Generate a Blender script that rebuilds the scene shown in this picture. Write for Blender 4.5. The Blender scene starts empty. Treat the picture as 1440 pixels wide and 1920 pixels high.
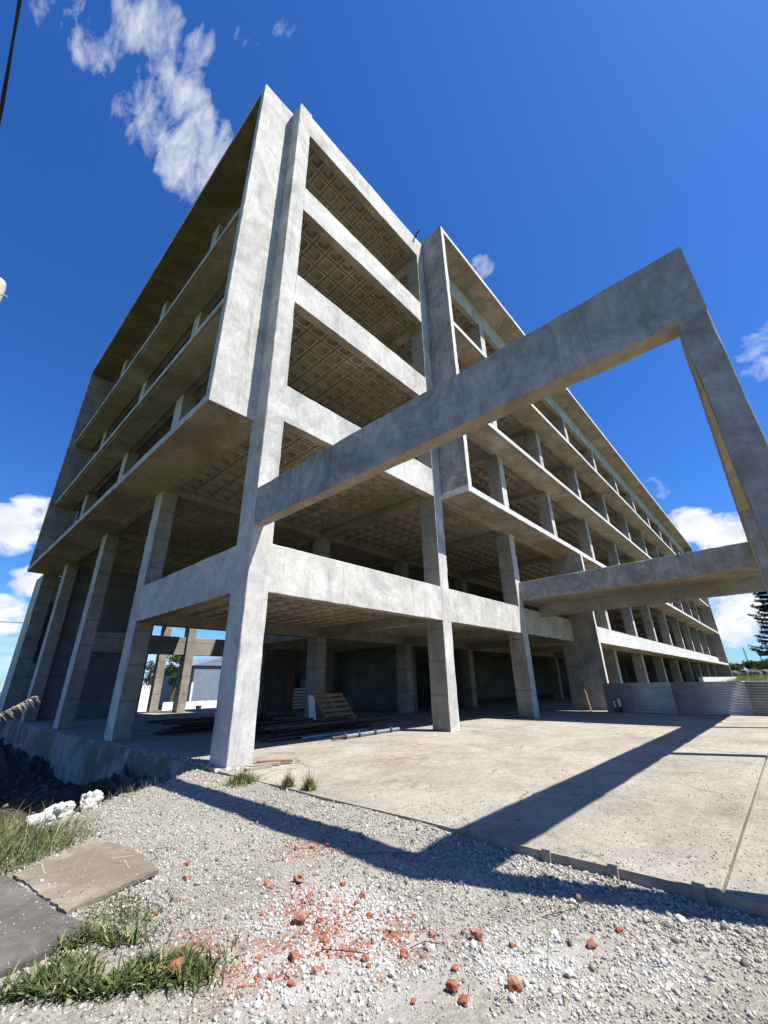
import bpy, bmesh, math, random
import numpy as np
from mathutils import Vector, Matrix, noise as mnoise

R = math.radians
S = 0.8                      # plan units -> metres
rnd = random.Random(7)
scene = bpy.context.scene
col = scene.collection

# ------------------------------------------------------------------ camera
YAW, PITCH, ROLL = R(47.67), R(22.75), R(-1.08)
fw = Vector((math.sin(YAW)*math.cos(PITCH), math.cos(YAW)*math.cos(PITCH), math.sin(PITCH)))
rt = fw.cross(Vector((0, 0, 1))).normalized()
up = rt.cross(fw)
c_, s_ = math.cos(ROLL), math.sin(ROLL)
rt2, up2 = rt*c_ + up*s_, up*c_ - rt*s_
cam_d = bpy.data.cameras.new('camera')
cam = bpy.data.objects.new('camera', cam_d)
col.objects.link(cam)
m = Matrix((rt2, up2, -fw)).transposed().to_4x4()
m.translation = Vector((-5.18, -9.414, 1.6))*S
cam.matrix_world = m
cam_d.sensor_fit = 'HORIZONTAL'
cam_d.sensor_width = 36
cam_d.lens = 770.1/1440*36
cam_d.clip_start = 0.05
cam_d.clip_end = 6000
scene.camera = cam

# ------------------------------------------------------------------ sky, sun, exposure
SUN = Vector((0.225, -0.54, 1.0)).normalized()
SUN_EL = math.asin(SUN.z)
world = bpy.data.worlds.new('World')
scene.world = world
world.use_nodes = True
wn, wl = world.node_tree.nodes, world.node_tree.links
wn.clear()
w_out = wn.new('ShaderNodeOutputWorld')
w_bg = wn.new('ShaderNodeBackground')
w_bg.inputs['Strength'].default_value = 0.070
wl.new(w_bg.outputs[0], w_out.inputs[0])
sky = wn.new('ShaderNodeTexSky')
sky.sky_type = 'NISHITA'
sky.sun_disc = False
sky.sun_elevation = SUN_EL
sky.sun_rotation = math.atan2(SUN.x, SUN.y)
sky.air_density = 1.0
sky.dust_density = 0.35
sky.ozone_density = 3.0
hsv = wn.new('ShaderNodeHueSaturation')
hsv.inputs['Saturation'].default_value = 1.22
hsv.inputs['Value'].default_value = 0.80
wl.new(sky.outputs[0], hsv.inputs['Color'])


def wmath(op, a, b=None, c=None, clamp=False):
    n = wn.new('ShaderNodeMath')
    n.operation = op
    n.use_clamp = clamp
    for i, v in enumerate((a, b, c)):
        if v is None:
            continue
        if isinstance(v, (int, float)):
            n.inputs[i].default_value = v
        else:
            wl.new(v, n.inputs[i])
    return n.outputs[0]


tc = wn.new('ShaderNodeTexCoord')
DIR = tc.outputs['Generated']
# high wispy clouds, each a ragged patch of the sky: direction, angular size, thickness
HIGH = [((-.1018, .49, .8658), 1.6, .75), ((-.0662, .4846, .8722), 1.8, .85), ((-.0351, .4431, .8958), 2.0, .85), ((-.0047, .4295, .9031), 1.7, 1.0), ((.050, .414, .909), 1.4, .75),
        ((.0233, .4387, .8983), 1.8, 1.0), ((.0459, .4835, .8741), 1.7, .95), ((.0382, .5191, .8538), 2.2, .95),
        ((.0726, .484, .8721), 2.1, 1.15), ((.11, .5003, .8588), 2.3, 1.25), ((.0867, .5269, .8455), 2.3, 1.2), ((.1299, .517, .846), 2.2, 1.25),
        ((.1371, .3047, .9425), 1.2, .55), ((.0947, .3494, .9322), .9, .5), ((.5731, .2361, .7847), .9, .8), ((.8576, -.1075, .503), 1.3, .9),
        ((.8407, -.1254, .5267), 1.3, .9), ((.9278, .1032, .3585), 1.1, .8)]
LOW = [((.076, .9493, .3049), 3.0, 1.25), ((.058, .9593, .2764), 3.6, 1.25), ((.1033, .9778, .1824), 2.3, 1.2), ((.0928, .9875, .1271), 3.0, 1.0),
       ((.9607, .0535, .2726), 3.0, 1.25), ((.9676, .0268, .251), 3.6, 1.3), ((.9559, .0666, .286), 2.6, 1.1), ((.972, -.02, .235), 3.0, 1.2), ((.9939, .0556, .0948), 3.2, 1.2),
       ((.9936, .037, .1069), 3.0, 1.2), ((.9897, .0617, .1289), 1.6, 1.0), ((.20, .974, .10), 6, 1.1), ((.95, -.25, .16), 8, 1.2), ((-.25, .94, .24), 7, 1.1), ((.55, .83, .14), 7, 1.1)]


def blob_mask(lst, grow):
    acc = None
    for d, ang, k in lst:
        v = Vector(d).normalized()
        dp = wn.new('ShaderNodeVectorMath')
        dp.operation = 'DOT_PRODUCT'
        wl.new(DIR, dp.inputs[0])
        dp.inputs[1].default_value = v
        mr = wn.new('ShaderNodeMapRange')
        mr.interpolation_type = 'SMOOTHSTEP'
        mr.inputs['From Min'].default_value = math.cos(R(ang*grow))
        mr.inputs['From Max'].default_value = 1.0
        mr.inputs['To Max'].default_value = k
        wl.new(dp.outputs['Value'], mr.inputs['Value'])
        acc = mr.outputs[0] if acc is None else wmath('MAXIMUM', acc, mr.outputs[0])
    return acc


def wnoise(scale, detail, rough, dist, stretch=(1, 1, 1), rot=(0, 0, 0)):
    mp = wn.new('ShaderNodeMapping')
    mp.inputs['Scale'].default_value = stretch
    mp.inputs['Rotation'].default_value = rot
    wl.new(DIR, mp.inputs[0])
    n = wn.new('ShaderNodeTexNoise')
    n.inputs['Scale'].default_value = scale
    n.inputs['Detail'].default_value = detail
    n.inputs['Roughness'].default_value = rough
    n.inputs['Distortion'].default_value = dist
    wl.new(mp.outputs[0], n.inputs['Vector'])
    return n.outputs['Fac']


n1 = wnoise(21, 14, .60, .30, (1.7, .85, 1), (0, 0, .45))
n2 = wnoise(20, 10, .52, .15, (1, 1, 1.7))


def cloud(mask, n, lo, gain):
    """ragged edge: the noise eats into the patch from outside"""
    return wmath('MULTIPLY', wmath('SUBTRACT', wmath('ADD', wmath('MULTIPLY', mask, .42), n), lo), gain, clamp=True)


mh, ml = blob_mask(HIGH, 2.2), blob_mask(LOW, 1.08)
dens_h = wmath('MULTIPLY', cloud(mh, n1, .765, 2.2), wmath('MULTIPLY', mh, 2.2, clamp=True))
dens_l = wmath('MULTIPLY', cloud(ml, n2, .74, 4.5), wmath('MULTIPLY', ml, 3.0, clamp=True))
# broken cumulus low over the whole horizon
sep = wn.new('ShaderNodeSeparateXYZ')
wl.new(DIR, sep.inputs[0])
band = wn.new('ShaderNodeMapRange')
band.inputs['From Min'].default_value = .16
band.inputs['From Max'].default_value = .02
band.inputs['To Max'].default_value = 1.0
band.clamp = True
wl.new(sep.outputs['Z'], band.inputs['Value'])
n3 = wnoise(6, 8, .55, .2, (1, 1, 5))
dens_b = wmath('MULTIPLY', band.outputs[0], wmath('MULTIPLY', wmath('SUBTRACT', n3, .45), 4.0, clamp=True))
dens = wmath('MINIMUM', wmath('MAXIMUM', wmath('MAXIMUM', dens_h, dens_l), dens_b), .96)
shade = wn.new('ShaderNodeMixRGB')
shade.inputs[1].default_value = (5.6, 6.0, 6.6, 1)
shade.inputs[2].default_value = (7.4, 7.5, 7.6, 1)
wl.new(wmath('MULTIPLY', wmath('SUBTRACT', wnoise(18, 6, .5, .1, (1, 1, 2)), .30), 3.5, clamp=True), shade.inputs[0])
mixc = wn.new('ShaderNodeMixRGB')
wl.new(dens, mixc.inputs[0])
tint = wn.new('ShaderNodeMixRGB')
tint.blend_type = 'MULTIPLY'
tint.inputs[0].default_value = 1.0
tint.inputs[2].default_value = (.66, 1.06, 1.60, 1)
wl.new(hsv.outputs[0], tint.inputs[1])
wl.new(tint.outputs[0], mixc.inputs[1])
wl.new(shade.outputs[0], mixc.inputs[2])
wl.new(mixc.outputs[0], w_bg.inputs['Color'])

sun_d = bpy.data.lights.new('sun', 'SUN')
sun_d.energy = 5.0
sun_d.angle = R(0.53)
sun_d.color = (1.0, .955, .87)
sun = bpy.data.objects.new('sun', sun_d)
sun.rotation_euler = SUN.to_track_quat('Z', 'Y').to_euler()
sun.location = (20, -40, 60)
col.objects.link(sun)

vs = scene.view_settings
vs.view_transform = 'Standard'
vs.look = 'None'
vs.exposure = 1.0
vs.gamma = 1.0
vs.use_curve_mapping = False
scene.cycles.max_bounces = 8
scene.cycles.diffuse_bounces = 5


# ------------------------------------------------------------------ materials
class Mat:
    def __init__(self, name, rough=.9, spec=.25):
        self.m = bpy.data.materials.new(name)
        self.m.use_nodes = True
        self.n, self.l = self.m.node_tree.nodes, self.m.node_tree.links
        self.b = self.n['Principled BSDF']
        self.b.inputs['Roughness'].default_value = rough
        self.b.inputs['Specular IOR Level'].default_value = spec
        self.pos = self.n.new('ShaderNodeNewGeometry').outputs['Position']

    def vec(self, scale=(1, 1, 1), rot=(0, 0, 0), loc=(0, 0, 0)):
        mp = self.n.new('ShaderNodeMapping')
        mp.inputs['Scale'].default_value = scale
        mp.inputs['Rotation'].default_value = rot
        mp.inputs['Location'].default_value = loc
        self.l.new(self.pos, mp.inputs[0])
        return mp.outputs[0]

    def noise(self, scale, detail=6, rough=.6, dist=0, v=None):
        n = self.n.new('ShaderNodeTexNoise')
        n.inputs['Scale'].default_value = scale
        n.inputs['Detail'].default_value = detail
        n.inputs['Roughness'].default_value = rough
        n.inputs['Distortion'].default_value = dist
        self.l.new(v or self.pos, n.inputs['Vector'])
        return n.outputs['Fac']

    def voro(self, scale, feature='F1', v=None, out='Distance'):
        n = self.n.new('ShaderNodeTexVoronoi')
        n.feature = feature
        n.inputs['Scale'].default_value = scale
        self.l.new(v or self.pos, n.inputs['Vector'])
        return n.outputs[out]

    def ramp(self, fac, stops):
        r = self.n.new('ShaderNodeValToRGB')
        while len(r.color_ramp.elements) < len(stops):
            r.color_ramp.elements.new(.5)
        for e, (p, c) in zip(r.color_ramp.elements, stops):
            e.position = p
            e.color = (c, c, c, 1) if isinstance(c, (int, float)) else (*c, 1)
        self.l.new(fac, r.inputs[0])
        return r.outputs[0]

    def mix(self, f, a, b, mode='MIX'):
        x = self.n.new('ShaderNodeMixRGB')
        x.blend_type = mode
        for i, v in enumerate((f, a, b)):
            if isinstance(v, (int, float)):
                x.inputs[i].default_value = v if i == 0 else (v, v, v, 1)
            elif isinstance(v, tuple):
                x.inputs[i].default_value = (*v, 1)
            else:
                self.l.new(v, x.inputs[i])
        return x.outputs[0]

    def math(self, op, a, b=0.0, clamp=False):
        x = self.n.new('ShaderNodeMath')
        x.operation = op
        x.use_clamp = clamp
        for i, v in enumerate((a, b)):
            if isinstance(v, (int, float)):
                x.inputs[i].default_value = v
            else:
                self.l.new(v, x.inputs[i])
        return x.outputs[0]

    def near(self, p, r0, r1):
        """1 inside r0 of the ground point p (metres), 0 beyond r1"""
        d = self.n.new('ShaderNodeVectorMath')
        d.operation = 'DISTANCE'
        self.l.new(self.pos, d.inputs[0])
        d.inputs[1].default_value = p
        mr = self.n.new('ShaderNodeMapRange')
        mr.inputs['From Min'].default_value = r1
        mr.inputs['From Max'].default_value = r0
        self.l.new(d.outputs['Value'], mr.inputs['Value'])
        return mr.outputs[0]

    def color(self, c):
        if isinstance(c, tuple):
            self.b.inputs['Base Color'].default_value = (*c, 1)
        else:
            self.l.new(c, self.b.inputs['Base Color'])
        return self

    def bump(self, h, strength=.3, dist=.02):
        b = self.n.new('ShaderNodeBump')
        b.inputs['Strength'].default_value = strength
        b.inputs['Distance'].default_value = dist
        self.l.new(h, b.inputs['Height'])
        self.l.new(b.outputs[0], self.b.inputs['Normal'])
        return self


def concrete(name, lo, mid, hi, streak=.35, lines=0.0, stain=None, stain_amt=.0, bump=.35, patch=.5, soft=.03):
    k = Mat(name, .88, .22)
    avg = lambda a, b_, t: tuple(x+(y-x)*t for x, y in zip(a, b_))
    base = k.ramp(k.noise(.75, 10, .70, .9), [(.32, avg(lo, mid, .25)), (.5, mid), (.68, avg(hi, mid, .25))])
    # trowel strokes and patching coats
    tr = k.ramp(k.noise(2.6, 9, .74, 2.2, k.vec((1, 1, .7), (.4, .3, 0))), [(.38, .80), (.47, .96), (.53, 1.03), (.62, 1.17)])
    c = k.mix(patch, base, tr, 'MULTIPLY')
    pm = k.ramp(k.noise(.62, 4, .55, 1.2, k.vec((1, 1, .8), (0, 0, 0), (7, 3, 1))), [(.555, 1.0), (.575, .82), (.66, .88), (.68, 1.0)])
    c = k.mix(patch, c, pm, 'MULTIPLY')
    fine = k.ramp(k.noise(9, 8, .78, .4), [(.25, .80), (.5, 1.0), (.75, 1.15)])
    c = k.mix(.85, c, fine, 'MULTIPLY')
    # water streaks
    st = k.ramp(k.noise(3.6, 7, .66, .35, k.vec((1, 1, .09))), [(.33, .55), (.46, .95), (.55, 1.0), (.72, 1.12)])
    c = k.mix(streak, c, st, 'MULTIPLY')
    st2 = k.ramp(k.noise(9.0, 5, .6, .2, k.vec((1, 1, .05), (0, 0, 0), (3, 9, 0))), [(.60, 1.0), (.68, 1.22)])
    c = k.mix(streak, c, st2, 'MULTIPLY')
    if lines:
        w = k.n.new('ShaderNodeTexWave')
        w.bands_direction = 'Z'
        w.wave_profile = 'SAW'
        w.inputs['Scale'].default_value = .33
        w.inputs['Distortion'].default_value = .25
        w.inputs['Detail'].default_value = 2
        k.l.new(k.pos, w.inputs['Vector'])
        ln = k.ramp(w.outputs['Fac'], [(0.0, .42), (.03, .55), (.05, 1.0), (.93, 1.0), (1.0, .75)])
        c = k.mix(lines, c, ln, 'MULTIPLY')
    if stain:
        sf = k.ramp(k.noise(.55, 8, .68, .8), [(.50-soft, 0.0), (.50+soft, 1.0)])
        c = k.mix(k.math('MULTIPLY', sf, stain_amt), c, stain)
    pit = k.ramp(k.voro(9), [(.0, .45), (.05, .6), (.08, 1.0)])
    pitm = k.ramp(k.noise(1.3, 3, .5), [(.48, 0.0), (.6, .8)])
    c = k.mix(pitm, c, k.mix(1.0, c, pit, 'MULTIPLY'))
    k.color(c)
    h = k.math('ADD', k.noise(2.2, 9, .66), k.math('MULTIPLY', k.noise(45, 4, .6), .12))
    k.bump(h, bump, .03)
    return k.m


M_PLASTER = concrete('plastered_concrete', (.285, .278, .262), (.455, .444, .420), (.61, .596, .565), .50, 0, None, 0, .4, .62)
M_SHADE_PLASTER = concrete('shade_darkened_plaster', (.14, .138, .136), (.275, .270, .262), (.42, .411, .395), .65, 0, None, 0, .4, 1.0)  # plaster copy with shade put into its colour; streaks and patches are weathering
M_RAW = concrete('raw_formed_concrete', (.19, .172, .142), (.27, .245, .205), (.34, .315, .27), .30, .75,
                 (.12, .11, .10), .35)
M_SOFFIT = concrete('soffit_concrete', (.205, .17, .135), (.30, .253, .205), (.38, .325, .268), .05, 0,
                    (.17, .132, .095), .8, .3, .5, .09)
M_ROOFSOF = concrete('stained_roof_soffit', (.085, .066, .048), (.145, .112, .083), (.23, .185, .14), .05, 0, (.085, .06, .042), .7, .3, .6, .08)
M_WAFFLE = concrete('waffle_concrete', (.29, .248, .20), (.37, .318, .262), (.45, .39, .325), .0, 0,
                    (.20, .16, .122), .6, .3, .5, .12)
M_EDGE = concrete('slab_edge_concrete', (.42, .42, .41), (.54, .535, .52), (.64, .63, .61), .3)
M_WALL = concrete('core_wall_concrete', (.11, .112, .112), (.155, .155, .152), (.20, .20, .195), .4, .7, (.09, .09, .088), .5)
M_FOUND = concrete('foundation_concrete', (.16, .16, .158), (.25, .245, .235), (.33, .325, .31), .85, .3,
                   (.11, .09, .07), .75, .9)


def simple(name, c, rough=.8, spec=.3, var=.25, scale=8, metallic=0, bump=.2):
    k = Mat(name, rough, spec)
    k.b.inputs['Metallic'].default_value = metallic
    f = k.noise(scale, 6, .65, .3)
    k.color(k.mix(1.0, c, k.ramp(f, [(.25, 1-var), (.75, 1+var)]), 'MULTIPLY'))
    k.bump(k.noise(scale*4, 4, .6), bump, .01)
    return k.m


def slab_material():
    k = Mat('dusty_slab', .95, .15)
    base = k.ramp(k.noise(.55, 9, .65, .5), [(.3, (.235, .212, .175)), (.5, (.30, .275, .23)), (.7, (.365, .338, .288))])
    c = k.mix(1.0, base, k.ramp(k.noise(7, 8, .75, .3), [(.28, .74), (.5, 1.0), (.72, 1.18)]), 'MULTIPLY')
    c = k.mix(1.0, c, k.ramp(k.noise(38, 5, .8), [(.33, .60), (.47, 1.0), (.70, 1.22)]), 'MULTIPLY')
    agg = k.ramp(k.voro(26), [(.0, .50), (.16, .62), (.22, 1.0)])
    aggm = k.ramp(k.noise(1.6, 6, .7), [(.45, 0.0), (.6, .75)])
    c = k.mix(aggm, c, k.mix(1.0, c, agg, 'MULTIPLY'))
    # reddish dirt, a few places
    for p, r in (((2.6, -1.55, 0), 1.2), ((1.0, -3.0, 0), .8), ((4.2, -.8, 0), .9)):
        f = k.math('MULTIPLY', k.near(p, .1, r), k.ramp(k.noise(5, 7, .75), [(.46, 0.0), (.58, .85)]))
        c = k.mix(f, c, (.21, .15, .105))
    # pale drag marks
    wv = k.noise(1.6, 5, .6, .3, k.vec((.22, 2.6, 1), (0, 0, R(20))))
    c = k.mix(k.ramp(wv, [(.56, 0.0), (.68, .35)]), c, (.42, .395, .345))
    cr = k.n.new('ShaderNodeTexVoronoi')
    cr.feature = 'DISTANCE_TO_EDGE'
    cr.inputs['Scale'].default_value = .42
    wob = k.n.new('ShaderNodeMixRGB')
    wob.blend_type = 'ADD'
    wob.inputs[0].default_value = .35
    k.l.new(k.pos, wob.inputs[1])
    nz = k.n.new('ShaderNodeTexNoise')
    nz.inputs['Scale'].default_value = 2.2
    nz.inputs['Detail'].default_value = 6
    k.l.new(k.pos, nz.inputs['Vector'])
    k.l.new(nz.outputs['Color'], wob.inputs[2])
    k.l.new(wob.outputs[0], cr.inputs['Vector'])
    crk = k.ramp(cr.outputs['Distance'], [(0.0, .50), (.006, .72), (.012, 1.0)])
    c = k.mix(k.ramp(k.noise(.5, 4, .6), [(.48, 0.0), (.56, .9)]), c, k.mix(1.0, c, crk, 'MULTIPLY'))
    dm = k.ramp(k.noise(.8, 8, .7, .6, k.vec((1, 1, 1), (0, 0, 0), (11, 4, 0))), [(.52, 1.0), (.60, .83), (.70, .78)])
    c = k.mix(.9, c, dm, 'MULTIPLY')
    k.color(c)
    h = k.math('ADD', k.math('MULTIPLY', k.noise(40, 6, .75), .5), k.noise(6, 8, .7))
    h = k.math('ADD', h, k.math('MULTIPLY', k.ramp(k.voro(26), [(0, 1.0), (.25, 0.0)]), k.math('MULTIPLY', aggm, .35)))
    k.bump(h, .85, .035)
    return k.m


def gravel_material():
    k = Mat('gravel_ground', .97, .12)
    base = k.ramp(k.noise(.8, 8, .65, .4), [(.3, (.265, .244, .205)), (.5, (.335, .310, .262)), (.72, (.395, .363, .305))])
    vc = k.voro(34, out='Color')
    sepc = k.n.new('ShaderNodeSeparateColor')
    k.l.new(vc, sepc.inputs[0])
    c = k.mix(.6, base, k.ramp(sepc.outputs[0], [(0, .7), (.5, 1.0), (1.0, 1.25)]), 'MULTIPLY')
    c = k.mix(.9, c, k.ramp(k.noise(2.6, 8, .72, .6), [(.35, .80), (.5, 1.0), (.68, 1.16)]), 'MULTIPLY')
    c = k.mix(1.0, c, k.ramp(k.noise(60, 5, .75), [(.3, .62), (.5, 1.0), (.72, 1.25)]), 'MULTIPLY')
    # lime rubble
    for p, r in (((-1.9, -5.1, -.08), 1.0), ((-2.25, -5.35, -.08), .8), ((-1.55, -6.2, -.08), .6), ((-.55, -6.6, -.08), .4)):
        f = k.math('MULTIPLY', k.near(p, .15, r), k.ramp(k.noise(4.5, 7, .7), [(.42, 0.0), (.56, .9)]))
        c = k.mix(f, c, (.46, .45, .42))
    # crushed brick
    for p, r in (((-1.3, -3.98, -.08), .5), ((-2.05, -5.2, -.08), .8), ((-2.1, -4.8, -.08), .6), ((-2.75, -4.7, -.08), .35),
                 ((-2.6, -5.0, -.08), .4), ((-1.85, -5.45, -.08), .45)):
        f = k.math('MULTIPLY', k.near(p, .05, r), k.ramp(k.noise(6.5, 7, .75), [(.49, 0.0), (.60, .8)]))
        c = k.mix(f, c, (.33, .135, .078))
    # pit soil
    sz = k.n.new('ShaderNodeSeparateXYZ')
    k.l.new(k.pos, sz.inputs[0])
    soil = k.ramp(k.noise(1.5, 9, .7, .6), [(.3, (.045, .035, .026)), (.6, (.085, .066, .05)), (.8, (.13, .105, .08))])
    zf = k.math('ADD', sz.outputs['Z'], k.math('MULTIPLY', k.noise(1.2, 5, .6), .35))
    c = k.mix(k.ramp(k.math('MULTIPLY_ADD' if False else 'MULTIPLY', k.math('ADD', zf, .45), 2.2, True), [(0.0, 1.0), (1.0, 0.0)]), c, soil)
    k.color(c)
    lump = k.ramp(k.noise(30, 8, .72, .8), [(.38, 0.0), (.62, 1.0)])
    gate = k.ramp(k.noise(5, 5, .65), [(.42, 0.0), (.58, .6)])
    h = k.math('ADD', lump, k.math('MULTIPLY', k.noise(80, 5, .75), .5))
    h = k.math('ADD', h, k.math('MULTIPLY', gate, k.ramp(k.voro(41), [(0, 1.0), (.5, 0.0)])))
    k.bump(h, .62, .03)
    return k.m


def field_material():
    k = Mat('field', .95, .1)
    c = k.ramp(k.noise(.25, 9, .7, .5), [(.35, (.075, .095, .03)), (.55, (.13, .15, .05)), (.7, (.17, .15, .085))])
    k.color(k.mix(1.0, c, k.ramp(k.noise(4, 6, .7), [(.3, .6), (.7, 1.3)]), 'MULTIPLY'))
    k.bump(k.noise(6, 5, .7), .8, .1)
    return k.m


def vcol_material(name, rough=.9, spec=.2, trans=0.0, bump=0.0):
    k = Mat(name, rough, spec)
    a = k.n.new('ShaderNodeVertexColor')
    a.layer_name = 'Col'
    k.l.new(a.outputs['Color'], k.b.inputs['Base Color'])
    if trans:
        t = k.n.new('ShaderNodeBsdfTranslucent')
        k.l.new(a.outputs['Color'], t.inputs['Color'])
        mx = k.n.new('ShaderNodeMixShader')
        mx.inputs[0].default_value = trans
        k.l.new(k.b.outputs[0], mx.inputs[1])
        k.l.new(t.outputs[0], mx.inputs[2])
        k.l.new(mx.outputs[0], k.n['Material Output'].inputs['Surface'])
    if bump:
        k.bump(k.noise(60, 5, .7), bump, .01)
    return k.m


M_SLAB = slab_material()
M_GRAVEL = gravel_material()
M_FIELD = field_material()
M_STONE = vcol_material('stone', .95, .15, 0, .5)
M_LEAF = vcol_material('leaf', .6, .3, .3)
def brick_material(name, c):
    k = Mat(name, .97, .08)
    b_ = k.mix(1.0, c, k.ramp(k.noise(24, 8, .75, .3), [(.28, .55), (.5, 1.0), (.74, 1.4)]), 'MULTIPLY')
    b_ = k.mix(k.ramp(k.noise(14, 7, .7, .6), [(.50, 0.0), (.62, .75)]), b_, (.36, .30, .245))
    b_ = k.mix(k.ramp(k.voro(60), [(.0, .8), (.18, 0.0)]), b_, (.10, .045, .03))
    k.color(b_)
    k.bump(k.noise(70, 6, .75), 1.0, .012)
    return k.m


M_BRICK = brick_material('brick', (.33, .12, .068))
M_BRICKD = brick_material('dull_brick', (.26, .105, .066))
M_LIME = simple('white_lime', (.44, .43, .405), .95, .1, .35, 14, 0, .9)
M_TAN = concrete('tan_cement', (.145, .118, .086), (.225, .185, .138), (.29, .245, .19), .2, 0, (.12, .10, .08), .6, .8, 1.0)
M_MORTAR = simple('pale_mortar', (.34, .305, .25), .95, .1, .25, 18, 0, .6)
M_GREYC = concrete('grey_cement', (.075, .068, .062), (.105, .096, .088), (.14, .13, .12), .1, 0, (.07, .062, .055), .6, .8, 1.0)
M_WOOD = simple('weathered_wood', (.26, .225, .175), .9, .15, .35, 10, 0, .5)
M_WOODB = simple('brown_wood', (.21, .12, .065), .85, .2, .35, 9, 0, .5)
M_PALLET = simple('pallet_wood', (.36, .22, .13), .85, .2, .35, 9, 0, .5)
M_STEEL = simple('rusty_steel', (.085, .06, .048), .6, .4, .45, 10, .4, .4)
M_DARKSTEEL = simple('dark_tube', (.06, .058, .058), .5, .4, .4, 8, .5, .3)
M_BLUE = simple('blue_paint', (.17, .205, .26), .5, .4, .45, 9, .1, .3)
M_ZINC = simple('zinc_sheet', (.42, .42, .415), .6, .4, .3, 2.2, .15, .1)
M_PVCB = simple('black_pipe', (.02, .02, .022), .5, .4, .2, 8)
M_WHITE = simple('white_paint', (.72, .73, .74), .7, .3, .12, 5)
M_BLUEG = simple('blue_grey_render', (.16, .20, .27), .9, .2, .15, 1.5)
M_BARK = simple('bark', (.10, .075, .055), .95, .1, .4, 12, 0, .6)
M_CABLE = simple('cable', (.012, .012, .016), .6, .3, .2, 20)
M_DARK = simple('dark_brown', (.05, .042, .036), .8, .2, .3, 3)
M_POLE = simple('pole_concrete', (.38, .36, .31), .9, .2, .25, 12)
M_TARP = simple('dark_rock', (.10, .10, .105), .9, .2, .45, 1.5, 0, .8)
M_BLUEP = simple('blue_plastic', (.05, .22, .38), .45, .4, .15, 6)


# ------------------------------------------------------------------ mesh helpers
ORD = ('first', 'second', 'third', 'fourth', 'fifth', 'sixth', 'seventh')


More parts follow.
